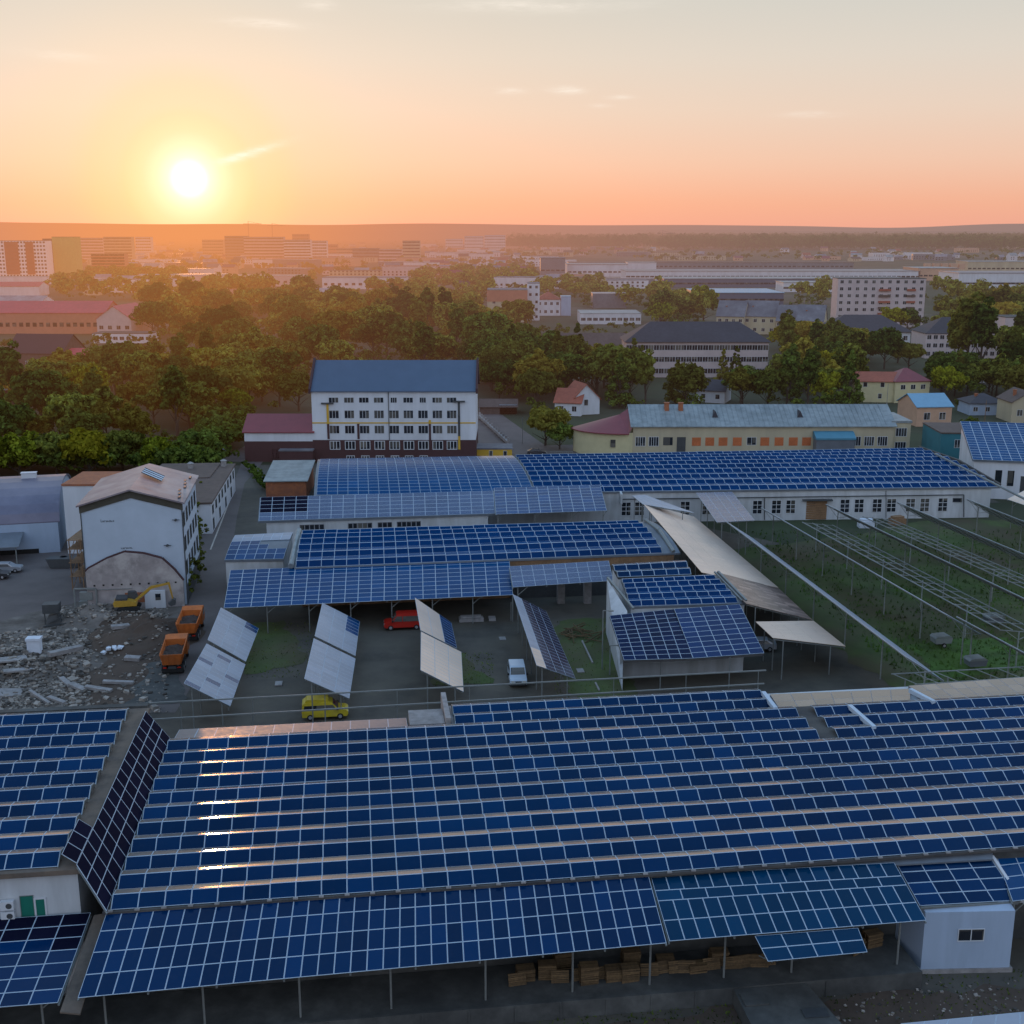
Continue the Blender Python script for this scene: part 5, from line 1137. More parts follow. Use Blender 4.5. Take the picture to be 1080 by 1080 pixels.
# ================================================================== FAR TOWN
px_house('tower_block', 'red and white nine storey block at the far left edge', 'building', -30, 51, 293, 254, 18, 'flat', 0, 'white_bright', 'maroon', cheap=True, wf=[('F', 24, 10, 2.2, 2.0, 1)])
tb = bpy.data.objects['tower_block']
for k, (xa, xb) in enumerate(((8, 22), (30, 38), (-15, -5))):
    p0 = at(xa, 293, 0); p1_ = at(xb, 293, 0); z = zat(254, p0.y); mb = MB(); mb.bx(frame(Vector((p0.x, p0.y, 0)), 0), 0, p1_.x - p0.x, -1.2, -.2, 4, z - 1)
    for r in range(9): mb.bx(frame(Vector((p0.x, p0.y, 0)), 0), .5, p1_.x - p0.x - .5, -1.9, -1.2, 5 + r * (z - 6) / 9, 6.2 + r * (z - 6) / 9)
    mb.build('balcony_stack', M['red_tile'], tb)
px_house('tower_block', 'yellow green tower block with a dark side next to the red and white one', 'building', 58, 82, 292, 250, 18, 'flat', 0, 'lime', 'maroon', cheap=True)
px_house('tower_block', 'brown narrow tower block against the yellow green one', 'building', 48, 58, 291, 252, 20, 'flat', 0, 'brown_roof', 'maroon', cheap=True, wf=[('F', 4, 10, 2, 2, 1)])
far = [(86, 110, 276, 251), (111, 140, 278, 250), (98, 132, 290, 268), (144, 160, 272, 250), (214, 236, 272, 253), (238, 262, 274, 249), (258, 300, 276, 250), (300, 328, 277, 253), (309, 326, 270, 247), (328, 345, 276, 254),
       (355, 372, 274, 262), (372, 400, 276, 262), (400, 424, 276, 263), (425, 443, 277, 254), (490, 510, 266, 249), (511, 533, 266, 248), (620, 634, 262, 252), (636, 652, 262, 251), (552, 566, 263, 253), (566, 585, 262, 252), (345, 356, 272, 258), (470, 488, 265, 252)]
tones = ['tall', 'pale', 'broad', 'grey', 'hazy', 'white']
for i, (xl, xr, yb_, yt_) in enumerate(far):
    wm = ['pink_wall', 'cream', 'salmon', 'white', 'peach', 'roof_grey'][i % 6] if i not in (14, 15, 7) else 'white'
    side_ = ['left of the sun', 'right below the sun', 'right of the sun', 'near the middle of the skyline', 'on the middle skyline'][min(4, int(xl / 130))]
    px_house('apartment_block', 'distant %s apartment block on the skyline %s' % ({'pink_wall': 'pinkish', 'cream': 'cream', 'salmon': 'salmon', 'white': 'white', 'peach': 'peach', 'roof_grey': 'grey'}[wm], side_), 'building',
             xl, xr, yb_, yt_, 16, 'flat', 0, wm, 'brown_roof', cheap=True, wf=[('F', max(3, (xr - xl) // 2), max(2, (yb_ - yt_) // 3), 3, 2.2, 1)], group='hazy apartment blocks on the skyline')
for k, (px, yt_) in enumerate(((263, 236), (288, 238), (1018 - 320, 246))):   # cranes
    p = at(px, 262, 0); z = zat(yt_, p.y); mb = MB(); mb.bar(p, (p.x, p.y, z), 1.2); mb.bar((p.x - 14, p.y, z), (p.x + 38, p.y, z), .9); mb.bar((p.x, p.y, z + 7), (p.x + 30, p.y, z + .5), .4); mb.bar((p.x, p.y, z), (p.x, p.y, z + 7), .8)
    one('tower_crane', M['steel_dark'], ['tower crane on the skyline right of the sun, left one', 'tower crane on the skyline right of the sun, right one', 'thin tower crane on the distant skyline right of the middle'][k], 'crane', mb)
# left red roofed works
px_house('red_roof_works', 'long works building with dark red roof left of the wood', 'building', -30, 112, 352, 330, 26, 'gx', 5, 'salmon', 'red_flare', cheap=True, wf=[('F', 20, 1, 2, 2, 1)])
px_house('red_roof_works', 'gabled red works hall with pale roof edge', 'building', 103, 140, 353, 336, 30, 'gy', 6, 'pink_wall', 'red_flare', wf=[('F', 4, 1, 2, 1.8, 1)], deg=-4)
px_house('red_roof_works', 'low white fronted works wing below the long red roof', 'building', 98, 160, 362, 352, 12, 'flat', 0, 'white', 'brown_roof', wf=[('F', 9, 1, 2, 1.5, 1)])
px_house('red_roof_works', 'mauve roofed low hall at the left edge in front of the tower blocks', 'building', -30, 45, 330, 318, 20, 'gx', 3, 'white', 'roof_mauve', cheap=True)
px_house('red_roof_works', 'dark red shed roof just below the red and white block', 'building', -30, 42, 312, 302, 20, 'gx', 3, 'white', 'red_flare', cheap=True)
px_house('white_store', 'long white store below the red and white block', 'building', -10, 50, 300, 292, 12, 'flat', 0, 'white', 'silver', cheap=True)
px_house('brown_house', 'brown gabled house with bright gutter at the left edge', 'house', 8, 70, 392, 372, 18, 'gx', 6, 'brown_roof', 'maroon', deg=-8, wf=[('F', 4, 1, 1.4, 1.6, 1)])
px_house('red_roof_house', 'low pale house with red hip roof beside the brown gabled one', 'house', 46, 106, 394, 384, 16, 'hip', 5, 'white_bright', 'red_flare', wf=[('F', 6, 1, 1.6, 1.6, 1)])
px_house('yard_shed', 'long pale tube roofed shed at the left edge above the junk yard', 'shed', -40, 22, 424, 411, 4, 'gx', .8, 'maroon', 'silver')
px_house('white_store', 'pale flat store with a row of small windows in the haze', 'building', 200, 320, 302, 291, 26, 'flat', 0, 'pink_wall', 'roof_mauve', cheap=True, wf=[('F', 16, 1, 3, 1.8, 1)])
px_house('white_store', 'long pale hall with cars in front in the hazy middle distance', 'building', 340, 428, 305, 293, 30, 'flat', 0, 'white', 'grey_roof', cheap=True, wf=[('F', 12, 1, 3, 2, 1)])
px_house('white_store', 'small white store next to the hazy trees', 'building', 436, 464, 281, 276, 20, 'flat', 0, 'white', 'silver', cheap=True)
px_house('white_store', 'mauve roofed hall half hidden in trees right of the sun axis', 'building', 292, 352, 318, 309, 22, 'gx', 3, 'pink_wall', 'roof_mauve', cheap=True)

# footprints used to keep trees and houses apart (px on the ground: x0, x1, y0, y1)
KEEP = [(-60, 150, 318, 366), (-40, 125, 372, 408), (-40, 30, 402, 424), (500, 612, 320, 352), (604, 690, 326, 350), (566, 700, 360, 402), (655, 820, 362, 425), (745, 870, 330, 362), (855, 965, 342, 372),
        (872, 985, 320, 350), (968, 1060, 360, 392), (900, 985, 390, 445), (940, 1010, 425, 470), (1020, 1058, 388, 412), (1015, 1064, 424, 450), (1060, 1100, 425, 455), (578, 640, 420, 452), (728, 768, 408, 434),
        (500, 560, 425, 500), (728, 832, 306, 330), (640, 980, 276, 312), (960, 1110, 276, 312), (565, 664, 272, 300), (-60, 52, 285, 332), (52, 90, 282, 300), (326, 510, 440, 500), (320, 510, 405, 500), (255, 335, 440, 500), (335, 430, 292, 312), (200, 325, 290, 306), (285, 355, 306, 322), (500, 700, 462, 500), (1040, 1100, 300, 420)]
KEEP = KEEP[:-1]
def clear(px, py, pad=0):
    for (a, b, c, d) in KEEP:
        if a - pad < px < b + pad and c < py < d: return False
    return True
# generic low houses scattered through the town
rnd = random.Random(21)
labs = [('pink_wall', 'red_tile', 'pinkish town house with red roof'), ('cream', 'brown_roof', 'cream town house with brown roof'), ('white', 'grey_roof', 'white town house with grey roof'), ('white', 'silver', 'white workshop with metal roof'), ('roof_grey', 'roof_mauve', 'grey shed with mauve roof'), ('peach', 'red_metal', 'peach town house with dark red roof')]
cnt = 0
while cnt < 330:
    px = rnd.uniform(-40, 1120); py = 256 + 50 * rnd.random() ** 1.1
    if px < 560 and rnd.random() < .35 : py = rnd.uniform(262, 312)
    if not clear(px, py, 8): continue
    if px > 700 and py < 268 and rnd.random() < .85: continue
    wm, rm, lab = rnd.choice(labs); big = rnd.random() < .35
    p = at(px, py, 0); w_ = rnd.uniform(28, 80) if big else rnd.uniform(11, 20); d_ = rnd.uniform(14, 30) if big else rnd.uniform(9, 13); h_ = rnd.uniform(4, 9) * (1.3 if big else 1)
    where = ['far left', 'left', 'centre left', 'centre', 'centre right', 'right', 'far right'][max(0, min(6, int((px + 40) / 166)))]
    house('town_house' if not big else 'town_hall_block', 'distant %s in the %s of the hazy town' % (lab if not big else lab.replace('house', 'block'), where), 'house' if not big else 'building', p, rnd.uniform(-25, 25), w_, d_, h_, 'gx' if not big else 'flat', rnd.uniform(2.5, 4.5), wm, rm,
          cheap=True, wins=[('F', 1.5, 4.5, int((w_ - 2) / 4.5), 1.6, 3, 1 if h_ < 6 else 2, 1.8, 1.6, 1)] if py > 262 else (), group='low houses of the hazy town, ' + where)
    cnt += 1

# ================================================================== VEGETATION
def leaf_quad(mb, c, nrm, s, rnd):
    t1 = nrm.orthogonal().normalized(); t2 = nrm.cross(t1)
    a = rnd.uniform(0, 6.28); u = (t1 * math.cos(a) + t2 * math.sin(a)) * s; v = (t2 * math.cos(a) - t1 * math.sin(a)) * s * rnd.uniform(.5, .9)
    mb.poly((c - u - v * .4, c + v, c + u * .9 + v * .3, c - v * .8 + u * .2))
def crown_mesh(mb, rnd, o, rx, rz, nclump, nleaf, ls, z0, shape='round'):
    for _ in range(nclump):
        while True:
            d = Vector((rnd.gauss(0, 1), rnd.gauss(0, 1), rnd.gauss(0, 1)))
            if d.length > .1: break
        d.normalize()
        if d.z < -.35: d.z *= -.6; d.normalize()
        k = rnd.uniform(.42, .92)
        if shape == 'cone':
            hh = rnd.random() ** 1.5; rr_ = rx * (1 - hh) * rnd.uniform(.55, 1.0) + .15; a = rnd.uniform(0, 6.28)
            c = o + Vector((rr_ * math.cos(a), rr_ * math.sin(a), z0 + hh * rz * 2)); cr = rx * .26 * (1.15 - hh * .7)
        elif shape == 'tall':
            c = o + Vector((d.x * rx * k * .8, d.y * rx * k * .8, z0 + rz + d.z * rz * k)); cr = rx * rnd.uniform(.26, .42)
        else:
            lob = 1 + .32 * math.sin(3 * math.atan2(d.y, d.x) + nclump + 2 * d.z) + .18 * math.sin(5 * d.z + nleaf + 2 * math.atan2(d.y, d.x))
            c = o + Vector((d.x * rx * k * lob, d.y * rx * k * lob, z0 + rz + d.z * rz * k)); cr = rx * rnd.uniform(.20, .36)
        for _ in range(nleaf):
            e_ = Vector((rnd.gauss(0, 1), rnd.gauss(0, 1), rnd.gauss(0, 1) + .35)).normalized()
            p = c + Vector((e_.x * cr, e_.y * cr, e_.z * cr * .8)) * rnd.uniform(.65, 1.08)
            nrm = (e_ + Vector((rnd.uniform(-.7, .7), rnd.uniform(-.7, .7), rnd.uniform(-.3, .7)))).normalized()
            leaf_quad(mb, p, nrm, ls * rnd.uniform(.6, 1.3), rnd)
def trunk_mesh(mb, rnd, h_, r, rx, rz, z0, limbs=6):
    top = z0 + rz * 1.3; mb.bar((0, 0, -.2), (rnd.uniform(-.2, .2), rnd.uniform(-.2, .2), z0 + rz * .3), r, n=7, r2=r * .65)
    mb.bar((0, 0, z0 + rz * .3), (rnd.uniform(-.4, .4), rnd.uniform(-.4, .4), top), r * .65, n=6, r2=r * .2)
    for k in range(limbs):
        a = 6.28 * k / limbs + rnd.uniform(-.4, .4); zz_ = z0 + rz * rnd.uniform(0, .7)
        mb.bar((0, 0, zz_), (math.cos(a) * rx * .7, math.sin(a) * rx * .7, zz_ + rz * rnd.uniform(.3, .8)), r * .36, n=5, r2=r * .08)
PROTO = []
specs = [('broadleaf_tree', 'leaf', 4.6, 4.4, 1.2, 64, 74, .46, 'round'), ('broadleaf_tree', 'leaf_dark', 5.2, 4.8, 1.4, 68, 74, .48, 'round'), ('broadleaf_tree', 'leaf', 3.8, 5.0, 1.2, 56, 70, .42, 'round'),
         ('broadleaf_tree', 'leaf_yel', 4.2, 3.9, .8, 60, 72, .42, 'round'), ('poplar_tree', 'leaf_dark', 2.6, 6.6, 1.4, 60, 60, .42, 'tall'), ('spruce_tree', 'leaf_dark', 3.0, 5.6, 1.2, 60, 40, .38, 'cone'),
         ('broadleaf_tree', 'leaf_dark', 4.4, 4.0, .9, 60, 72, .44, 'round')]
for i, (nm, lm, rx, rz, z0, nc, nl, ls, shp) in enumerate(specs):
    r_ = random.Random(100 + i); t = thing(nm, 'tree', 'tree'); 
    mb = MB(); trunk_mesh(mb, r_, 0, .32, rx, rz, z0); mb.build('trunk', M['bark'], t)
    mb = MB(); crown_mesh(mb, r_, Vector((0, 0, 0)), rx, rz, nc, nl, ls, z0, shp); mb.build('crown', M[lm], t)
    PROTO.append(t)
used = set()
def plant(kind, loc, s, label, group, sz=1.0):
    pr = PROTO[kind]; rz_ = random.uniform(0, 6.28)
    if kind not in used:
        used.add(kind); pr.location = loc; pr.rotation_euler = (0, 0, rz_); pr.scale = (s, s, s * sz); pr['label'] = label; pr['group'] = group; return pr
    return copy_tree(pr, loc, rz_, (s, s, s * sz), label, group)
KD = ['green round crowned tree', 'dark green broad tree', 'narrow crowned green tree', 'yellow green bushy tree', 'tall dark poplar like tree', 'dark pointed spruce', 'dark green low crowned tree']
rt = random.Random(5); placed = []
def try_tree(px, py, kinds, smin, smax, region, mind=7.5, force=False, sz=1.0):
    p = at(px, py, 0)
    if not force:
        if not clear(px, py, 4): return False
        for q in placed:
            if (q[0] - p.x) ** 2 + (q[1] - p.y) ** 2 < mind * mind: return False
    placed.append((p.x, p.y)); k = rt.choice(kinds); s = rt.uniform(smin, smax)
    plant(k, (p.x, p.y, 0), s, '%s %s' % (KD[k], region), 'trees ' + region, sz * rt.uniform(.9, 1.12)); return True
def region(x0, x1, y0, y1, n, kinds, smin, smax, name, mind=8.0, tries=40, poly=None):
    c = 0
    for _ in range(n * tries):
        if c >= n: break
        # even on the ground: sample by distance
        Y0, Y1 = at(0, y1).y, at(0, y0).y; Y = math.sqrt(rt.uniform(Y0 * Y0, Y1 * Y1)); a_ = math.atan(HCAM / Y)
        py = 540 + FPX * math.tan(a_ - PITCH); px = rt.uniform(x0, x1)
        if poly and not poly(px, py): continue
        if try_tree(px, py, kinds, smin, smax, name, mind): c += 1
# individually placed trees that read in the photograph
for (px, py, k, s, nm) in ((95, 503, 3, 1.15, 'behind the hangar'), (22, 505, 3, 1.1, 'behind the hangar'), (166, 500, 3, .9, 'behind the flat roofed wing'), (-15, 510, 3, 1.1, 'behind the hangar'), (60, 500, 0, .9, 'behind the hangar'), (130, 498, 0, .9, 'behind the flat roofed wing'), (205, 492, 6, .9, 'behind the flat roofed wing'), (225, 484, 6, .8, 'behind the flat roofed wing'),
                           (575, 470, 6, 1.05, 'at the corner of the fenced garden'), (590, 474, 6, .7, 'at the corner of the fenced garden'), (865, 393, 5, 1.0, 'in front of the pink school'), (776, 405, 5, 1.0, 'in front of the pink school'), (762, 404, 5, .9, 'in front of the pink school'), (668, 402, 5, 1.15, 'in front of the pink school'), (676, 404, 5, 1.0, 'in front of the pink school'),
                           (1018, 400, 4, 2.1, 'standing tall right of the dark villa'), (1032, 402, 4, 2.0, 'standing tall right of the dark villa'), (1008, 398, 4, 1.7, 'standing tall right of the dark villa'), (742, 340, 3, 1.9, 'beside the row houses'), (940, 352, 3, 1.5, 'at the foot of the seven storey block'), (957, 352, 6, 1.4, 'at the foot of the seven storey block'), (546, 352, 0, 1.7, 'before the salmon topped block'), (1000, 370, 6, 1.4, 'standing tall right of the dark villa'),
                           (1079, 410, 1, 1.5, 'standing tall right of the dark villa'), (1065, 408, 4, 1.4, 'standing tall right of the dark villa')):
    p = at(px, py, 0); placed.append((p.x, p.y)); plant(k, (p.x, p.y, 0), s, '%s %s' % (KD[k], nm), 'trees ' + nm)
wd = 'in the wood left of the four storey block'
region(-30, 325, 395, 486, 66, [0, 0, 1, 2, 3, 6, 4, 2], .95, 1.5, wd, 7.0, poly=lambda x, y: not (x > 225 and y > 462) and not (x < 45 and y < 425) and not (x < 110 and y < 408) and not (210 < x < 335 and y > 448))
region(130, 360, 322, 395, 44, [0, 1, 2, 1, 6], 1.1, 1.75, 'in the hazy wood further left', 9.5)
region(355, 520, 335, 402, 48, [0, 1, 2, 0, 4, 3], 1.25, 1.9, 'on the rise behind the four storey block', 9.0)
region(500, 655, 396, 434, 34, [1, 1, 6, 2, 5], 1.15, 1.6, 'in the dark wood behind the small tile roofed houses', 7.5)
region(640, 1080, 402, 446, 52, [0, 1, 6, 2, 3, 5, 4], .85, 1.25, 'in the green belt behind the long cream building', 7.0, poly=lambda x, y: y < 432 or x > 985)
region(820, 1080, 366, 402, 26, [0, 1, 6, 3, 2, 4], .95, 1.45, 'in the gardens below the dark villa', 8.0)
region(560, 1100, 330, 348, 16, [0, 3, 2], 1.2, 1.8, 'between the factory halls and the school', 12)
# distant masses as stuff
def mass(name, pts, seed, rx, ls, m, nc=9, nl=16, label=None, wide=1.0):
    r_ = random.Random(seed); mb = MB()
    for (px, py, s) in pts:
        p = at(px, py, 0); crown_mesh(mb, r_, p, rx * s * 1.15 * wide, rx * s * .95, nc, nl, ls * s, .5)
    o = mb.build(name, M[m]); o['kind'] = 'stuff'; tag(o, label, 'woodland'); return o
pts = []
for _ in range(1500):
    px = rt.uniform(540, 1120); py = 252 + 12 * rt.random()
    if px < 700 and rt.random() < .5: continue
    pts.append((px, py, rt.uniform(1.5, 2.3)))
mass('forest_band', pts, 31, 8, 3.0, 'leaf_dark', 12, 9, 'dark band of forest across the plain on the right', 2.2)
pts = []
for _ in range(1500):
    px = rt.uniform(-60, 700); py = 254 + 44 * rt.random() ** 1.3
    if not clear(px, py, 3): continue
    if rt.random() < .5: continue
    pts.append((px, py, rt.uniform(.55, 1.0)))
mass('town_trees', pts, 32, 6.5, 2.0, 'leaf', 7, 11, 'mass of hazy tree crowns between the distant houses')
pts = []
for _ in range(950):
    px = rt.uniform(540, 1120); py = 262 + 50 * rt.random()
    if not clear(px, py, 2): continue
    pts.append((px, py, rt.uniform(.5, 1.0)))
mass('plain_trees', pts, 33, 6.0, 1.6, 'leaf', 8, 14, 'tree crowns among the factory halls on the plain')
pts = []
for _ in range(2200):
    px = rt.uniform(-60, 1120); Y = math.sqrt(rt.uniform(275 ** 2, 900 ** 2)); py = 540 + FPX * math.tan(math.atan(HCAM / Y) - PITCH)
    if not clear(px, py, 2) or (px < 110 and 395 < py < 425) or (px < 500 and py > (496 if px < 215 else 480)) or (py > 440 and 480 < px < 1000): continue
    if 235 < px < 340 and py > 450: continue
    p = at(px, py)
    pts.append((px, py, rt.uniform(.45, .95)))
for _ in range(260): pts.append((rt.uniform(-70, 232), rt.uniform(490, 503), rt.uniform(.45, .9)))
for _ in range(140): pts.append((rt.uniform(215, 258), rt.uniform(440, 478), rt.uniform(.45, .9)))
mass('undergrowth', pts, 34, 3.6, .62, 'leaf_dark', 8, 20, 'dense undergrowth and shrubs below the trees')
pts = []
for _ in range(1500):
    px = rt.uniform(-60, 1120); Y = math.sqrt(rt.uniform(560 ** 2, 1300 ** 2)); py = 540 + FPX * math.tan(math.atan(HCAM / Y) - PITCH)
    if not clear(px, py, 3) or rt.random() < .42 or (px > 600 and rt.random() < .35): continue
    pts.append((px, py, rt.uniform(.75, 1.5)))
mass('woodland', pts, 36, 6.0, 1.05, 'leaf', 16, 26, 'rolling tree crowns of the middle distance')
# hedge
mb = MB(); r_ = random.Random(9)
for k in range(26):
    t_ = k / 25; p = at(258 + 22 * t_ ** .6 * (1 if t_ < .5 else 1), 494 + 24 * t_, 0); crown_mesh(mb, r_, p, 1.1, .9, 5, 26, .2, 0)
one('hedge', M['leaf_dark'], 'dark clipped hedge along the bend of the road by the brick shed', 'hedge', mb)
mb = MB()
for k in range(26): p = at(199 + 12 * (k % 5) / 5 + k * .35, 632 - k * 4.0, 0); crown_mesh(mb, r_, p, 1.2, 1.6 + (k % 3) * .9, 6, 30, .2, 0)
one('climbing_shrub', M['leaf_dark'], 'dark shrubs growing along the right side of the tall white block', 'shrub', mb)
# grass tufts
mb = MB()
for _ in range(5000):
    px = rt.uniform(780, 1110); py = rt.uniform(560, 735)
    if px < 780 + (py - 575) * 1.25: continue
    p = at(px, py, 0); a = rt.uniform(0, 3.14); hh = rt.uniform(.15, .6) * (1.8 if rt.random() < .06 else 1); w_ = rt.uniform(.08, .25)
    mb.poly((p + Vector((-math.cos(a) * w_, -math.sin(a) * w_, 0)), p + Vector((math.cos(a) * w_, math.sin(a) * w_, 0)), p + Vector((rt.uniform(-.2, .2), rt.uniform(-.2, .2), hh))))
o = mb.build('field_grass', M['grass2']); o['kind'] = 'stuff'; tag(o, 'rough grass tufts in the field under the racks', 'grass')
mb = MB()
for _ in range(3500):
    px, py = rt.choice(((rt.uniform(585, 665), rt.uniform(655, 738)), (rt.uniform(255, 330), rt.uniform(655, 715)), (rt.uniform(450, 520), rt.uniform(688, 724)), (rt.uniform(750, 1080), rt.uniform(1020, 1080)), (rt.uniform(560, 800), rt.uniform(1050, 1090))))
    p = at(px, py, 0); a = rt.uniform(0, 3.14); hh = rt.uniform(.06, .25); w_ = rt.uniform(.04, .10)
    mb.poly((p + Vector((-math.cos(a) * w_, -math.sin(a) * w_, 0)), p + Vector((math.cos(a) * w_, math.sin(a) * w_, 0)), p + Vector((rt.uniform(-.2, .2), rt.uniform(-.2, .2), hh))))
o = mb.build('yard_weeds', M['leaf_dark']); o['kind'] = 'stuff'; tag(o, 'weeds and grass in the yard', 'grass')

# ================================================================== VEHICLES
def wheel(parent, x, y, r, w_, dual=False):
    mb = MB(); mb.bar((x, y - w_ / 2, r), (x, y + w_ / 2, r), r, n=18); wh = mb.build('wheel', M['tyre'], parent)
    mb = MB(); s = 1 if y > 0 else -1; mb.bar((x, y + s * w_ * .5, r), (x, y + s * (w_ * .5 + .02), r), r * .58, n=14); mb.build('rim', M['rim'], wh)
def van(name, label, paint, L=4.8, Wd=1.84, H=1.95, nose=1.05, roof_m=None, win_rear=True):
    t = thing(name, label, 'van')
    # side profile (x, z): rear at 0, front at L
    prof = [(0.02, .35), (L - .15, .32), (L, .55), (L - .02, .85), (L - nose * .25, 1.02), (L - nose * .95, 1.12), (L - nose * 1.55, H - .1), (L - nose * 1.8, H), (.25, H), (.05, H - .18), (0, 1.0)]
    hw = lambda z: Wd / 2 - max(0, z - 1.05) * .12
    mb = MB(); n = len(prof)
    Lf = [Vector((x, hw(z), z)) for x, z in prof]; Rf = [Vector((x, -hw(z), z)) for x, z in prof]
    mb.poly(Lf[::-1]); mb.poly(Rf)
    for i in range(n): j = (i + 1) % n; mb.poly((Rf[j], Rf[i], Lf[i], Lf[j]), 0)
    mb.build('body', [M[paint]], t)
    x1 = L - nose * 1.0; x2 = L - nose * 1.5
    # windscreen
    mb = MB(); P5 = prof[5]; P6 = prof[6]; nn = Vector((P6[1] - P5[1], 0, P5[0] - P6[0])).normalized() * .012
    f5 = lambda k, s: Vector((P5[0] + (P6[0] - P5[0]) * k, s * (hw(P5[1] + (P6[1] - P5[1]) * k) - .1), P5[1] + (P6[1] - P5[1]) * k)) + nn
    mb.poly((f5(.08, -1), f5(.08, 1), f5(.95, 1), f5(.95, -1))); mb.build('windscreen', M['pane'], t)
    for s in (-1, 1):
        mk = lambda x, z: Vector((x, s * (hw(z) + .012), z))
        mb = MB(); q = [mk(x1 - .12, 1.14), mk(x2 - .02, H - .28), mk(x2 - .75, H - .28), mk(x2 - .75, 1.14)]; mb.poly(q if s < 0 else q[::-1]); mb.build('side_window', M['pane'], t)
        if win_rear:
            mb = MB(); q = [mk(x2 - .85, 1.14), mk(x2 - .85, H - .28), mk(.28, H - .28), mk(.18, 1.14)]; mb.poly(q if s < 0 else q[::-1]); mb.build('side_window', M['pane'], t)
        mb = MB(); mb.bx(IDF, x1 - .15, x1 + .05, s * (Wd / 2 + .02) if s > 0 else -(Wd / 2 + .22), s * (Wd / 2 + .02) + .2 if s > 0 else -(Wd / 2 + .02), 1.12, 1.34); mb.build('mirror', M['tyre'], t)
        mb = MB(); mb.bx(IDF, L - .06, L + .012, s * Wd * .33 - .17, s * Wd * .33 + .17, .66, .84); mb.build('headlight', M['lamp'], t)
        mb = MB(); mb.bx(IDF, -.015, .04, s * Wd * .43 - .07, s * Wd * .43 + .07, .8, 1.2); mb.build('tail_light', M['lamp_red'], t)
        for x in (.85, L - .85): wheel(t, x, s * (Wd / 2 - .1), .33, .22)
    mb = MB(); mb.bx(IDF, L - .1, L + .05, -Wd / 2 + .08, Wd / 2 - .08, .34, .52); mb.bx(IDF, -.05, .06, -Wd / 2 + .08, Wd / 2 - .08, .38, .55); mb.build('bumper', M['steel_dark'], t)
    mb = MB(); mb.bx(IDF, L - .03, L + .014, -.35, .35, .6, .78); mb.build('grille', M['tyre'], t)
    if roof_m:
        mb = MB(); mb.extr(IDF, [(.3, H + .002), (L - nose * 1.85, H + .002), (L - nose * 1.95, H + .28), (.55, H + .33)], -Wd / 2 + .2, Wd / 2 - .2, 0, 'y'); mb.build('roof_box', M[roof_m], t)
    mb = MB(); mb.poly((Vector((-.012, -Wd * .36, 1.12)), Vector((-.012, Wd * .36, 1.12)), Vector((.03, Wd * .33, H - .3)), Vector((.03, -Wd * .33, H - .3)))[::-1]); mb.build('rear_window', M['pane'], t)
    return t
def place(t, px, py, rz, z=0.1):
    p = at(px, py, 0); t.location = (p.x, p.y, z); t.rotation_euler = (0, 0, R(rz))
v1 = van('van', 'yellow minibus van parked sideways behind the warehouse', 'yellow', roof_m='yellow', H=1.9)
place(v1, 319, 758, 8)
v2 = van('van', 'red minibus parked under the edge of the wide solar canopy', 'red_paint', L=5.0, H=2.1); place(v2, 446, 662, 187)
v3 = van('van', 'white van with dark windscreen facing the viewer, beside the fourth rack', 'white_paint', L=4.3, Wd=1.9, H=1.95, nose=1.1); place(v3, 544, 712, -86)
def car(label, paint, rz, px, py, group=None):
    t = thing('car', label, 'car', group=group); L, Wd = 4.3, 1.75
    prof = [(0, .35), (L, .3), (L + .02, .6), (L - .1, .78), (L - 1.1, .92), (L - 1.75, 1.38), (1.1, 1.42), (.35, 1.0), (0, .92)]
    hw = lambda z: Wd / 2 - max(0, z - .85) * .35; mb = MB(); Lf = [Vector((x, hw(z), z)) for x, z in prof]; Rf = [Vector((x, -hw(z), z)) for x, z in prof]
    mb.poly(Lf[::-1]); mb.poly(Rf)
    for i in range(len(prof)): j = (i + 1) % len(prof); mb.poly((Rf[j], Rf[i], Lf[i], Lf[j]))
    mb.build('body', M[paint], t)
    for s in (-1, 1):
        mk = lambda x, z: Vector((x, s * (hw(z) + .012), z)); mb = MB(); q = [mk(L - 1.35, .95), mk(L - 1.85, 1.32), mk(1.2, 1.35), mk(.65, .98)]; mb.poly(q if s < 0 else q[::-1]); mb.build('side_window', M['pane'], t)
        for x in (.8, L - .8): wheel(t, x, s * (Wd / 2 - .08), .31, .2)
        mb = MB(); mb.bx(IDF, L - .05, L + .03, s * .6 - .15, s * .6 + .15, .58, .72); mb.build('headlight', M['lamp'], t)
    mb = MB(); mb.poly((Vector((L - 1.17, -.7, .96)), Vector((L - 1.17, .7, .96)), Vector((L - 1.72, .6, 1.36)), Vector((L - 1.72, -.6, 1.36)))); mb.poly((Vector((.33, .7, 1.02)), Vector((.33, -.7, 1.02)), Vector((1.02, -.6, 1.42)), Vector((1.02, .6, 1.42)))); mb.build('windscreen', M['pane'], t)
    place(t, px, py, rz); return t
car('silver estate car parked by the hangar porch at the left edge', 'silver_paint', 8, -8, 604)
car('dark car parked in front of the silver one at the left edge', 'dark_paint', 8, -22, 611)
car('silver car parked under the near piece of the tan rack', 'silver_paint', 175, 818, 686)
car('dark car parked on the back road beside the railing', 'dark_paint', 0, 556, 480)
car('small white car parked on the road beside the flat wing', 'white_paint', 40, 220, 479)
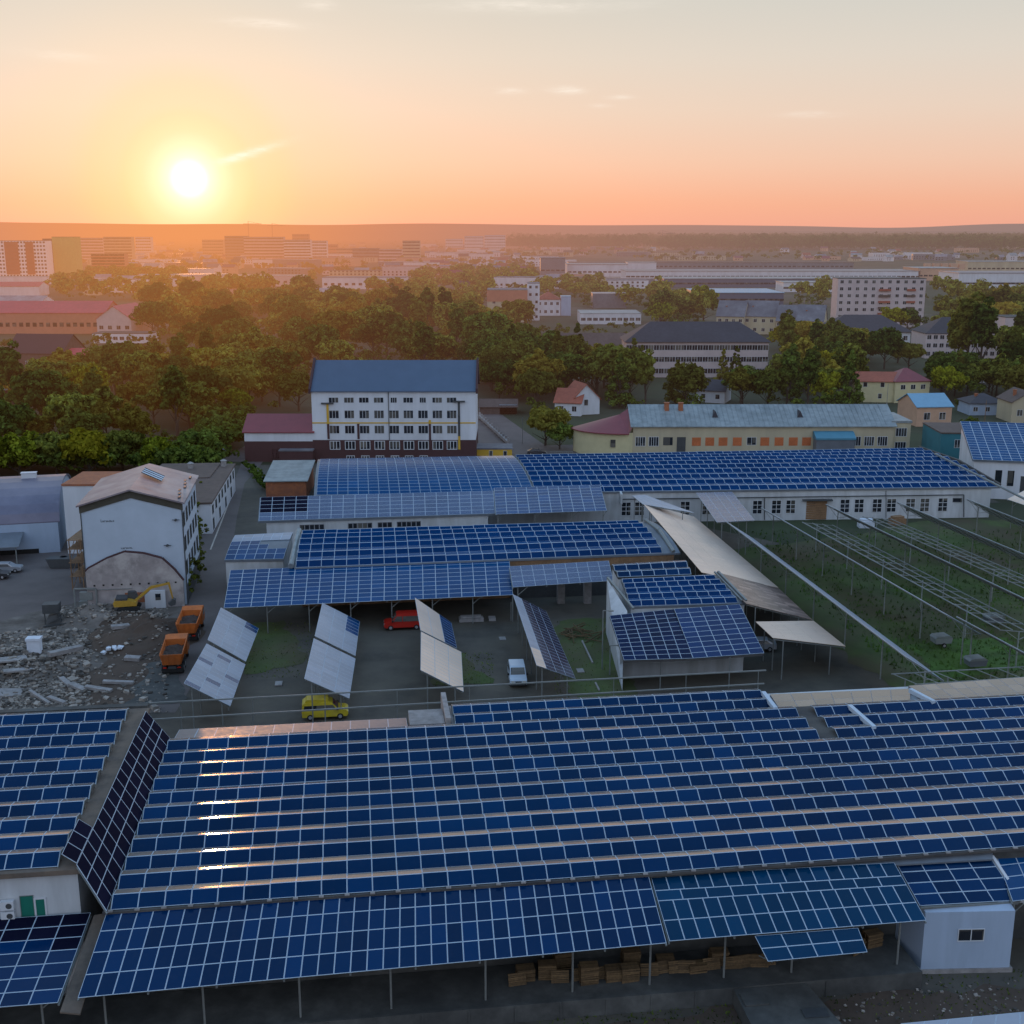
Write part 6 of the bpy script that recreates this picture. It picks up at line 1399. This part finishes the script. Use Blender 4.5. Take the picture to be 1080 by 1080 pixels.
# dump trucks
def dump(label, px, py, rz, group='orange dump trucks on the demolition site'):
    t = thing('dump_truck', label, 'dump truck', group=group)
    mb = MB(); mb.bx(IDF, 0, 7.6, -.45, .45, .75, 1.05); mb.build('chassis', M['steel_dark'], t)
    mb = MB()
    x0, x1, z0, z1 = -.3, 4.9, 1.25, 2.75; hw_ = 1.28; th = .08
    # tub with flared sides
    ib = [Vector((x0 + .3, -1.0, z0)), Vector((x1, -1.0, z0)), Vector((x1, 1.0, z0)), Vector((x0 + .3, 1.0, z0))]
    it = [Vector((x0, -hw_, z1 - .15)), Vector((x1, -hw_, z1)), Vector((x1, hw_, z1)), Vector((x0, hw_, z1 - .15))]
    inn_b = [p + Vector((th if i in (0, 3) else -th, th if i in (0, 1) else -th, th)) for i, p in enumerate(ib)]
    inn_t = [p + Vector((th if i in (0, 3) else -th, th if i in (0, 1) else -th, 0)) for i, p in enumerate(it)]
    mb.poly(ib[::-1]); mb.poly(inn_b)
    for i in range(4): j = (i + 1) % 4; mb.poly((ib[i], ib[j], it[j], it[i])); mb.poly((inn_b[j], inn_b[i], inn_t[i], inn_t[j])); mb.poly((it[i], it[j], inn_t[j], inn_t[i]))
    for k in range(7):
        x = x0 + .5 + k * .75
        for s in (-1, 1): mb.bar((x, s * 1.02, z0), (x, s * (hw_ + .03), z1 - .05), .06)
    for k in range(4): y = -.9 + k * .6; mb.bar((x0 + .27, y, z0), (x0 - .03, y * 1.2, z1 - .2), .05)
    mb.hexa([Vector((x1, -hw_, z1 - .1)), Vector((x1 + 1.0, -hw_, z1 + .1)), Vector((x1 + 1.0, hw_, z1 + .1)), Vector((x1, hw_, z1 - .1)), Vector((x1, -hw_, z1)), Vector((x1 + 1.0, -hw_, z1 + .22)), Vector((x1 + 1.0, hw_, z1 + .22)), Vector((x1, hw_, z1))])
    tub = mb.build('dump_body', M['orange'], t)
    mb = MB(); r_ = random.Random(3); nx, ny = 10, 5; g_ = [[Vector((x0 + .45 + (x1 - x0 - .7) * i / nx, -1.1 + 2.2 * j / ny, 2.0 + r_.uniform(-.15, .25))) for j in range(ny + 1)] for i in range(nx + 1)]
    for i in range(nx):
        for j in range(ny): mb.poly((g_[i][j], g_[i + 1][j], g_[i + 1][j + 1], g_[i][j + 1]))
    mb.build('load', M['load'], t)
    mb = MB(); mb.extr(IDF, [(5.15, .7), (7.5, .7), (7.55, 1.5), (7.3, 2.55), (7.1, 2.65), (5.15, 2.65)], -1.2, 1.2, 0, 'y'); cab = mb.build('cab', M['orange'], t)
    mb = MB(); mb.poly((Vector((7.56, -1.05, 1.6)), Vector((7.56, 1.05, 1.6)), Vector((7.33, 1.05, 2.45)), Vector((7.33, -1.05, 2.45)))); mb.build('windscreen', M['pane'], cab)
    for s in (-1, 1): mb = MB(); mb.bx(IDF, 6.1, 7.15, s * 1.2 + (0 if s > 0 else -.015), s * 1.2 + (.015 if s > 0 else 0), 1.6, 2.35); mb.build('side_window', M['pane'], cab)
    for s in (-1, 1):
        for x in (1.0, 2.35): wheel(t, x, s * .98, .52, .5)
        wheel(t, 6.4, s * 1.03, .52, .32)
        mb = MB(); mb.bx(IDF, -.05, .05, s * .8 - .2, s * .8 + .2, .85, 1.0); mb.build('tail_light', M['lamp_red'], t)
    mb = MB(); mb.bx(IDF, .1, .14, -1.2, 1.2, .3, .75); mb.build('mud_flap', M['tyre'], t)
    place(t, px, py, rz); return t
dump('nearer orange dump truck with soil load, rear towards the viewer', 182, 713, 99)
dump('farther orange dump truck beside the arched gable', 198, 679, 97)
# excavator
ex = thing('excavator', 'yellow crawler excavator with its arm raised in front of the arched gable', 'excavator')
for s in (-1, 1):
    mb = MB(); mb.extr(IDF, [(-1.7, .15), (-1.4, 0), (1.4, 0), (1.7, .15), (1.85, .45), (1.6, .8), (-1.6, .8), (-1.85, .45)], s * 1.15 - .28, s * 1.15 + .28, 0, 'y'); mb.build('track', M['tyre'], ex)
mb = MB(); mb.extr(IDF, [(-2.2, .95), (1.3, .95), (1.3, 1.5), (.2, 1.9), (-1.9, 2.0), (-2.3, 1.6)], -1.25, 1.25, 0, 'y'); mb.build('body', M['digger'], ex)
mb = MB(); mb.extr(IDF, [(-2.0, 2.0), (-.1, 1.95), (-.1, 2.25), (-1.9, 2.35)], -1.15, 1.15, 0, 'y'); mb.build('engine_cover', M['steel_dark'], ex)
mb = MB(); mb.extr(IDF, [(-.1, 1.4), (1.35, 1.4), (1.4, 2.1), (1.0, 2.9), (-.1, 2.9)], .2, 1.2, 0, 'y'); cb = mb.build('cab', M['steel_dark'], ex)
mb = MB(); mb.bx(IDF, .05, 1.2, 1.205, 1.215, 1.9, 2.7); mb.build('side_window', M['pane'], cb)
mb = MB(); mb.bar((1.0, -.1, 1.5), (3.6, -.1, 3.6), .26, r2=.3); mb.bar((3.6, -.1, 3.6), (6.3, -.1, 4.1), .3, r2=.2); mb.build('boom', M['digger'], ex)
mb = MB(); mb.bar((6.4, -.1, 4.3), (6.9, -.1, 1.5), .22, r2=.16); mb.build('arm', M['digger'], ex)
mb = MB(); mb.bar((1.6, .15, 1.5), (3.4, .15, 3.1), .08); mb.bar((4.2, -.1, 4.05), (6.2, -.1, 4.5), .08); mb.build('hydraulic_ram', M['rail'], ex)
mb = MB(); mb.extr(IDF, [(6.9, 1.6), (7.4, 1.3), (7.3, .6), (6.6, .35), (6.1, .8), (6.5, 1.0)], -.65, .45, 0, 'y'); mb.build('bucket', M['steel_dark'], ex)
p = at(137, 650, 0); ex.scale = (.82, .82, .82); ex.location = (p.x, p.y, .9); ex.rotation_euler = (0, 0, R(12))
# ================================================================== DEMOLITION DEBRIS
def chunk(mb, p, s, r_):
    b = [Vector((r_.uniform(.6, 1) * sx * s, r_.uniform(.6, 1) * sy * s, r_.uniform(.5, 1) * sz * s * .6)) for sx, sy, sz in ((-1, -1, -1), (1, -1, -1), (1, 1, -1), (-1, 1, -1), (-1, -1, 1), (1, -1, 1), (1, 1, 1), (-1, 1, 1))]
    q = Matrix.Rotation(r_.uniform(0, 6.28), 3, 'Z') @ Matrix.Rotation(r_.uniform(-.5, .5), 3, 'X'); mb.hexa([p + q @ v for v in b])
MND = [(152, 672, 7.5, 7, 2.2, 1), (134, 656, 5, 3.5, 1.1, 2), (105, 652, 6, 4.5, 1.5, 3), (35, 700, 9, 6, 1.3, 4), (160, 660, 5, 4, 1.0, 5)]
def mz(p):
    z = 0
    for (px, py, rx, ry, hh, sd) in MND:
        c = at(px, py, 0); a, b = (p.x - c.x) / rx, (p.y - c.y) / ry; rr_ = math.sqrt(a * a + b * b); z = max(z, max(0, 1 - rr_ ** 1.7) * hh * (1 + .35 * math.sin(a * 7 + sd) * math.cos(b * 6)))
    return z
r_ = random.Random(77); mb = MB()
for _ in range(7500):
    px, py = r_.uniform(-40, 178), r_.uniform(640, 752)
    dens_ = 1.0 if (px < 95 and 665 < py) else (.6 if py < 660 else .13)
    if px < 60 and py < 668 - px * .1: continue
    if r_.random() > dens_: continue
    s = abs(r_.gauss(0, .12)) + .04; chunk(mb, at(px, py, 0) + Vector((0, 0, s * .3 + .05 + mz(at(px, py, 0)))), s, r_)
o = mb.build('rubble_pile', M['chunk']); o['kind'] = 'stuff'; tag(o, 'scattered broken concrete and masonry on the demolition site', 'rubble')
def mound(name, px, py, rx, ry, h_, m, label, seed):
    r_ = random.Random(seed); c = at(px, py, 0); n = 22; mb = MB(); g_ = []
    for i in range(n + 1):
        row = []
        for j in range(n + 1):
            a, b = i / n * 2 - 1, j / n * 2 - 1; rr_ = math.sqrt(a * a + b * b); z = max(0, 1 - rr_ ** 1.7) * h_ * (1 + .35 * math.sin(a * 7 + seed) * math.cos(b * 6)) + r_.uniform(-.12, .12) * h_ * max(0, 1 - rr_)
            row.append(c + Vector((a * rx, b * ry, z - .02)))
        g_.append(row)
    for i in range(n):
        for j in range(n): mb.poly((g_[i][j], g_[i + 1][j], g_[i + 1][j + 1], g_[i][j + 1]))
    return one(name, M[m], label, 'mound', mb)
mound('soil_mound', 152, 672, 7.5, 7, 2.2, 'soil', 'dark heap of soil between the excavator and the dump trucks', 1)
mound('soil_mound', 134, 656, 5, 3.5, 1.1, 'soil', 'soil heap that the excavator stands on', 2)
mound('rubble_mound', 105, 652, 6, 4.5, 1.5, 'rubble', 'pale rubble heap beside the arched gable', 3)
mound('rubble_mound', 35, 700, 9, 6, 1.3, 'rubble', 'grey rubble heap at the left of the demolition site', 4)
mound('rubble_mound', 160, 660, 5, 4, 1.0, 'rubble', 'grey heap at the foot of the white door', 5)
slabs = [(125, 722, 3.4, .5, .3, 4, 'long pale beam lying in the soil pit'), (104, 729, 3.2, .6, .3, -12, 'pale beam lying at the near end of the pit'), (82, 727, 2.6, .7, .3, -35, 'short slab leaning on two others by the pit'), (70, 722, 2.8, .6, .3, -48, 'tilted slab left of the short slab'),
         (42, 738, 4.4, .35, .3, -42, 'long thin beam near the bottom edge of the rubble'), (60, 741, 2.6, .5, .3, -30, 'beam end beside the long thin beam'), (8, 733, 3.0, 2.0, .2, 10, 'broad flat slab at the left edge'), (12, 706, 3.6, 1.4, .2, 28, 'flat grey plate in the middle left rubble'), (20, 714, 3.2, .9, .2, 30, 'narrow plate beside the flat grey plate'),
         (140, 697, 1.8, .9, .4, 0, 'small white block in the pit'), (128, 676, 2.2, .8, .4, 30, 'broken slab below the excavator'), (70, 700, 4.2, .8, .5, 52, 'concrete curb piece along the pit edge')]
for (px, py, a, b, c, rz, lab) in slabs:
    mb = MB(); mb.bx(IDF, -a / 2, a / 2, -b / 2, b / 2, 0, c); o = mb.build('concrete_slab', M['conc_light'], loc=(0, 0, 0)); p = at(px, py, 0); o.location = (p.x, p.y, .15 + mz(p)); o.rotation_euler = (R(3), R(4), R(rz)); tag(o, lab, 'slab')
mb = MB(); mb.bar(at(115, 700, .6), at(118, 700, 1.1), 1.0, n=7); p = at(120, 690, 0)
mb = MB(); r_ = random.Random(8)
for k in range(9): chunk(mb, at(120, 690, 0) + Vector((r_.uniform(-1.1, 1.1), r_.uniform(-1, 1), .25 + mz(at(120, 690)) + r_.uniform(0, .3))), r_.uniform(.15, .42), r_)
one('plastic_heap', M['cloth_white'], 'crumpled white sheeting lying in the soil pit', 'sheeting', mb)
mb = MB(); p = at(38, 697, 0); p.z = mz(p); mb.bx(frame(p, 5), -.75, .75, -.5, .5, 0, 1.6); mb.bx(frame(p, 5), -.85, .85, -.6, .6, 1.6, 1.9); one('white_cabinet', M['cloth_white'], 'upright white cabinet standing in the rubble beside the blue drum', 'cabinet', mb)
mb = MB(); p = at(33, 694, 0); p.z = mz(p); mb.bar(p, p + Vector((0, 0, 1.1)), .4, n=12); p2 = p; one('blue_drum', M['bin_blue'], 'blue plastic drum standing in the rubble', 'drum', mb)
mb = MB(); p = at(68, 597, 0); mb.bar(p, p + Vector((0, 0, 1.5)), .55, n=12); one('blue_barrel', M['bin_blue'], 'blue barrel beside the skip near the hangar', 'barrel', mb)
mb = MB(); mb.extr(frame(at(53, 600, 0), 3), [(0, .1), (4.0, .1), (4.6, 1.5), (-.6, 1.5)], 0, 2, 0, 'y'); one('skip', M['steel_dark'], 'dark open skip left of the blue barrel', 'skip', mb)
mb = MB(); fq = frame(at(46, 660, 0), 8)
mb.bx(fq, 0, 2.0, 0, 1.6, 1.6, 2.8); mb.bar(fq(.2, .2, 0), fq(.2, .2, 1.6), .08); mb.bar(fq(1.8, .2, 0), fq(1.8, .2, 1.6), .08); mb.bar(fq(.2, .2, 0), fq(2.4, -.4, 1.2), .1); mb.bar(fq(.2, -1, .2), fq(3, -.3, .3), .12); mb.hexa([fq(.2, 0, 0), fq(2.4, 0, 0), fq(2.2, 1.6, 0), fq(.2, 1.6, 0), fq(.6, .3, 1.2), fq(1.8, .3, 1.4), fq(1.8, 1.3, 1.4), fq(.6, 1.3, 1.2)])
one('old_hopper', M['steel_dark'], 'rusty dark hopper on legs at the edge of the left yard', 'hopper', mb)
mb = MB(); mb.bx(frame(at(86, 652, 0), 0), 0, 2.8, 0, .2, 0, .2); fq = frame(at(80, 645, 0), 2)
for x_ in (0, 2.9): mb.bar(fq(x_, 0, 0), fq(x_, 0, 3.2), .12)
mb.bar(fq(0, 0, 3.2), fq(2.9, 0, 3.2), .12); mb.bx(fq, .6, 2.3, .2, .8, 1.5, 2.6); mb.bx(fq, .3, 2.6, .5, 1.4, .2, 1.2)
one('door_portal', M['rail'], 'open steel door frame with junk inside left of the arched gable', 'frame', mb)
# timber heap and yard objects
mb = MB(); r_ = random.Random(12)
for _ in range(22): c = at(618, 672, 0) + Vector((r_.uniform(-2.2, 2.2), r_.uniform(-2, 2), r_.uniform(.1, 1.0))); a = r_.uniform(0, 3.14); d = Vector((math.cos(a), math.sin(a), r_.uniform(-.25, .35))) * r_.uniform(.8, 2.0); mb.bar(c - d, c + d, .07)
one('timber_heap', M['pallet'], 'tangled heap of planks and branches between the fourth rack and stepped shed', 'timber', mb)
for k, (a, b, lab) in enumerate((((614, 676), (625, 699), 'long plank lying in the grass beside the timber heap'), ((628, 720), (632, 728), 'short tan plank lying near the rear rails'), ((648, 688), (652, 698), 'tan plank leaning near the stepped shed'))):
    mb = MB(); mb.bar(at(*a, .15), at(*b, .15), .12); one('plank', M['conc_light'], lab, 'plank', mb)
for k, (px, py, lab) in enumerate(((497, 655, 'pale slab stack under the wide canopy near the red van'), (519, 654, 'small pale block right of the slab stack'), (294, 722, 'small white lump on the yard near the second rack'), (530, 674, 'flat white plate on the yard grass'), (612, 708, 'round pale lid on the grass by the rails'))):
    mb = MB(); f_ = frame(at(px, py, 0), 7); w_ = (3.2, .9, .8, .8, .8)[k]; mb.bx(f_, -w_ / 2, w_ / 2, -.6, .6, .05, (.5, .4, .2, .12, .15)[k])
    if k == 0: mb.bx(f_, -1.4, 1.3, -.5, .4, .55, .75)
    one('yard_block', M['conc_light'], lab, 'block', mb)
def pole(px, py, hh, label, arm=None, m='rail'):
    mb = MB(); p = at(px, py, 0); mb.bar(p, p + Vector((0, 0, hh)), .09, n=6, r2=.06)
    if arm: mb.bar(p + Vector((0, 0, hh)), p + Vector((arm, 0, hh)), .06); mb.bx(frame(p + Vector((arm, 0, hh)), 0), -.3, .3, -.15, .15, -.08, .06)
    one('lamp_post' if arm else 'pole', M[m], label, 'lamp post' if arm else 'pole', mb)
pole(635, 706, 7.2, 'lone lamp post in the grass left of the stepped shed', .9)
pole(643, 712, 3.6, 'low goal-like pole beside the lone lamp post', 1.2)
pole(539, 655, 2.6, 'thin pole below the fourth rack')
pole(551, 468, 6.5, 'thin pale pole on the back road by the garden')
pole(1037, 460, 9, 'wooden pole behind the teal building', None, 'wood')
pole(935, 430, 7, 'thin pole in front of the yellow house', None, 'conc_light')
# garden fence behind the hospital-like block
mb = MB()
fa, fb_ = at(506, 442, 0), at(536, 470, 0)
for k in range(14): c = fa.lerp(fb_, k / 13); mb.bx(frame(c, 0), -.25, .25, -.15, .15, 0, 1.9)
mb.bar(fa + Vector((0, 0, .8)), fb_ + Vector((0, 0, .8)), .5); one('garden_wall', M['conc_light'], 'pale concrete panel wall beside the back road', 'wall', mb)
mb = MB()
fa, fb_ = at(580, 483, 0), at(604, 483, 0)
for k in range(12): c = fa.lerp(fb_, k / 11); mb.bar(c, c + Vector((0, 0, 1.5)), .05)
for z_ in (.5, 1.5): mb.bar(fa + Vector((0, 0, z_)), fb_ + Vector((0, 0, z_)), .05)
one('railing', M['rail'], 'grey metal railing on the back road left of the red roofed wing', 'railing', mb)
mb = MB(); mb.bx(frame(at(950, 500, 0), 0), 0, 9.5, 0, .3, 0, 3.2); one('dark_fence', M['steel_dark'], 'dark board fence between the cream building and the teal one', 'fence', mb)
# field objects
for k, (px, py, lab) in enumerate(((992, 682, 'small grey trailer standing in the grass field'), (1028, 706, 'tarpaulin covered stack near the empty rails'), (1047, 660, 'white crate heap under the ladder rack'))):
    t_ = thing('trailer' if k == 0 else 'covered_stack', lab, 'trailer' if k == 0 else 'stack'); 
    mb = MB(); mb.extr(IDF, [(-1.0, .5), (1.0, .5), (1.15, 1.2), (-1.15, 1.2)], -.7, .7, 0, 'y'); mb.build('box', M['roof_grey'] if k else M['silver_paint'], t_)
    mb = MB(); mb.extr(IDF, [(-1.2, 1.2), (1.2, 1.2), (.7, 1.5), (-.9, 1.45)], -.75, .75, 0, 'y'); mb.build('cover', M['silver'], t_)
    if k == 0:
        for s in (-1, 1): wheel(t_, 0, s * .8, .3, .15)
    place(t_, px, py, 10)
for k, (px, py) in enumerate(((913, 556), (946, 553))):
    mb = MB(); p = at(px, py, 0); mb.bx(frame(p, 20 * k), -1.3, 1.3, -.8, .8, 0, 1.1); mb.bx(frame(p, 20 * k), -1.0, 1.0, -.6, .6, 1.1, 1.5)
    one('crate_stack', M['cloth_white' if k == 0 else 'wood'], ['pale wrapped stack before the long hall near the brown gate', 'brown boxy stack before the long hall'][k], 'stack', mb)
# debris in the foreground soil
mb = MB(); r_ = random.Random(5)
for _ in range(170): chunk(mb, at(r_.uniform(880, 1075), r_.uniform(1035, 1078), 0) + Vector((0, 0, .05)), abs(r_.gauss(0, .06)) + .02, r_)
o = mb.build('loose_stones', M['chunk']); o['kind'] = 'stuff'; tag(o, 'loose stones on the dark ground beside the ramp', 'stones')
finish_panels()

# ------------------------------------------------------------------ render settings
scene.render.engine = 'CYCLES'
cy = scene.cycles; cy.use_denoising = True
try: cy.denoiser = 'OPENIMAGEDENOISE'
except Exception: pass
cy.max_bounces = 5; cy.diffuse_bounces = 3; cy.glossy_bounces = 3; cy.transmission_bounces = 2; cy.sample_clamp_indirect = 4.0
cy.use_adaptive_sampling = True; cy.adaptive_threshold = .015
scene.view_settings.view_transform = 'Standard'; scene.view_settings.look = 'None'; scene.view_settings.exposure = 0
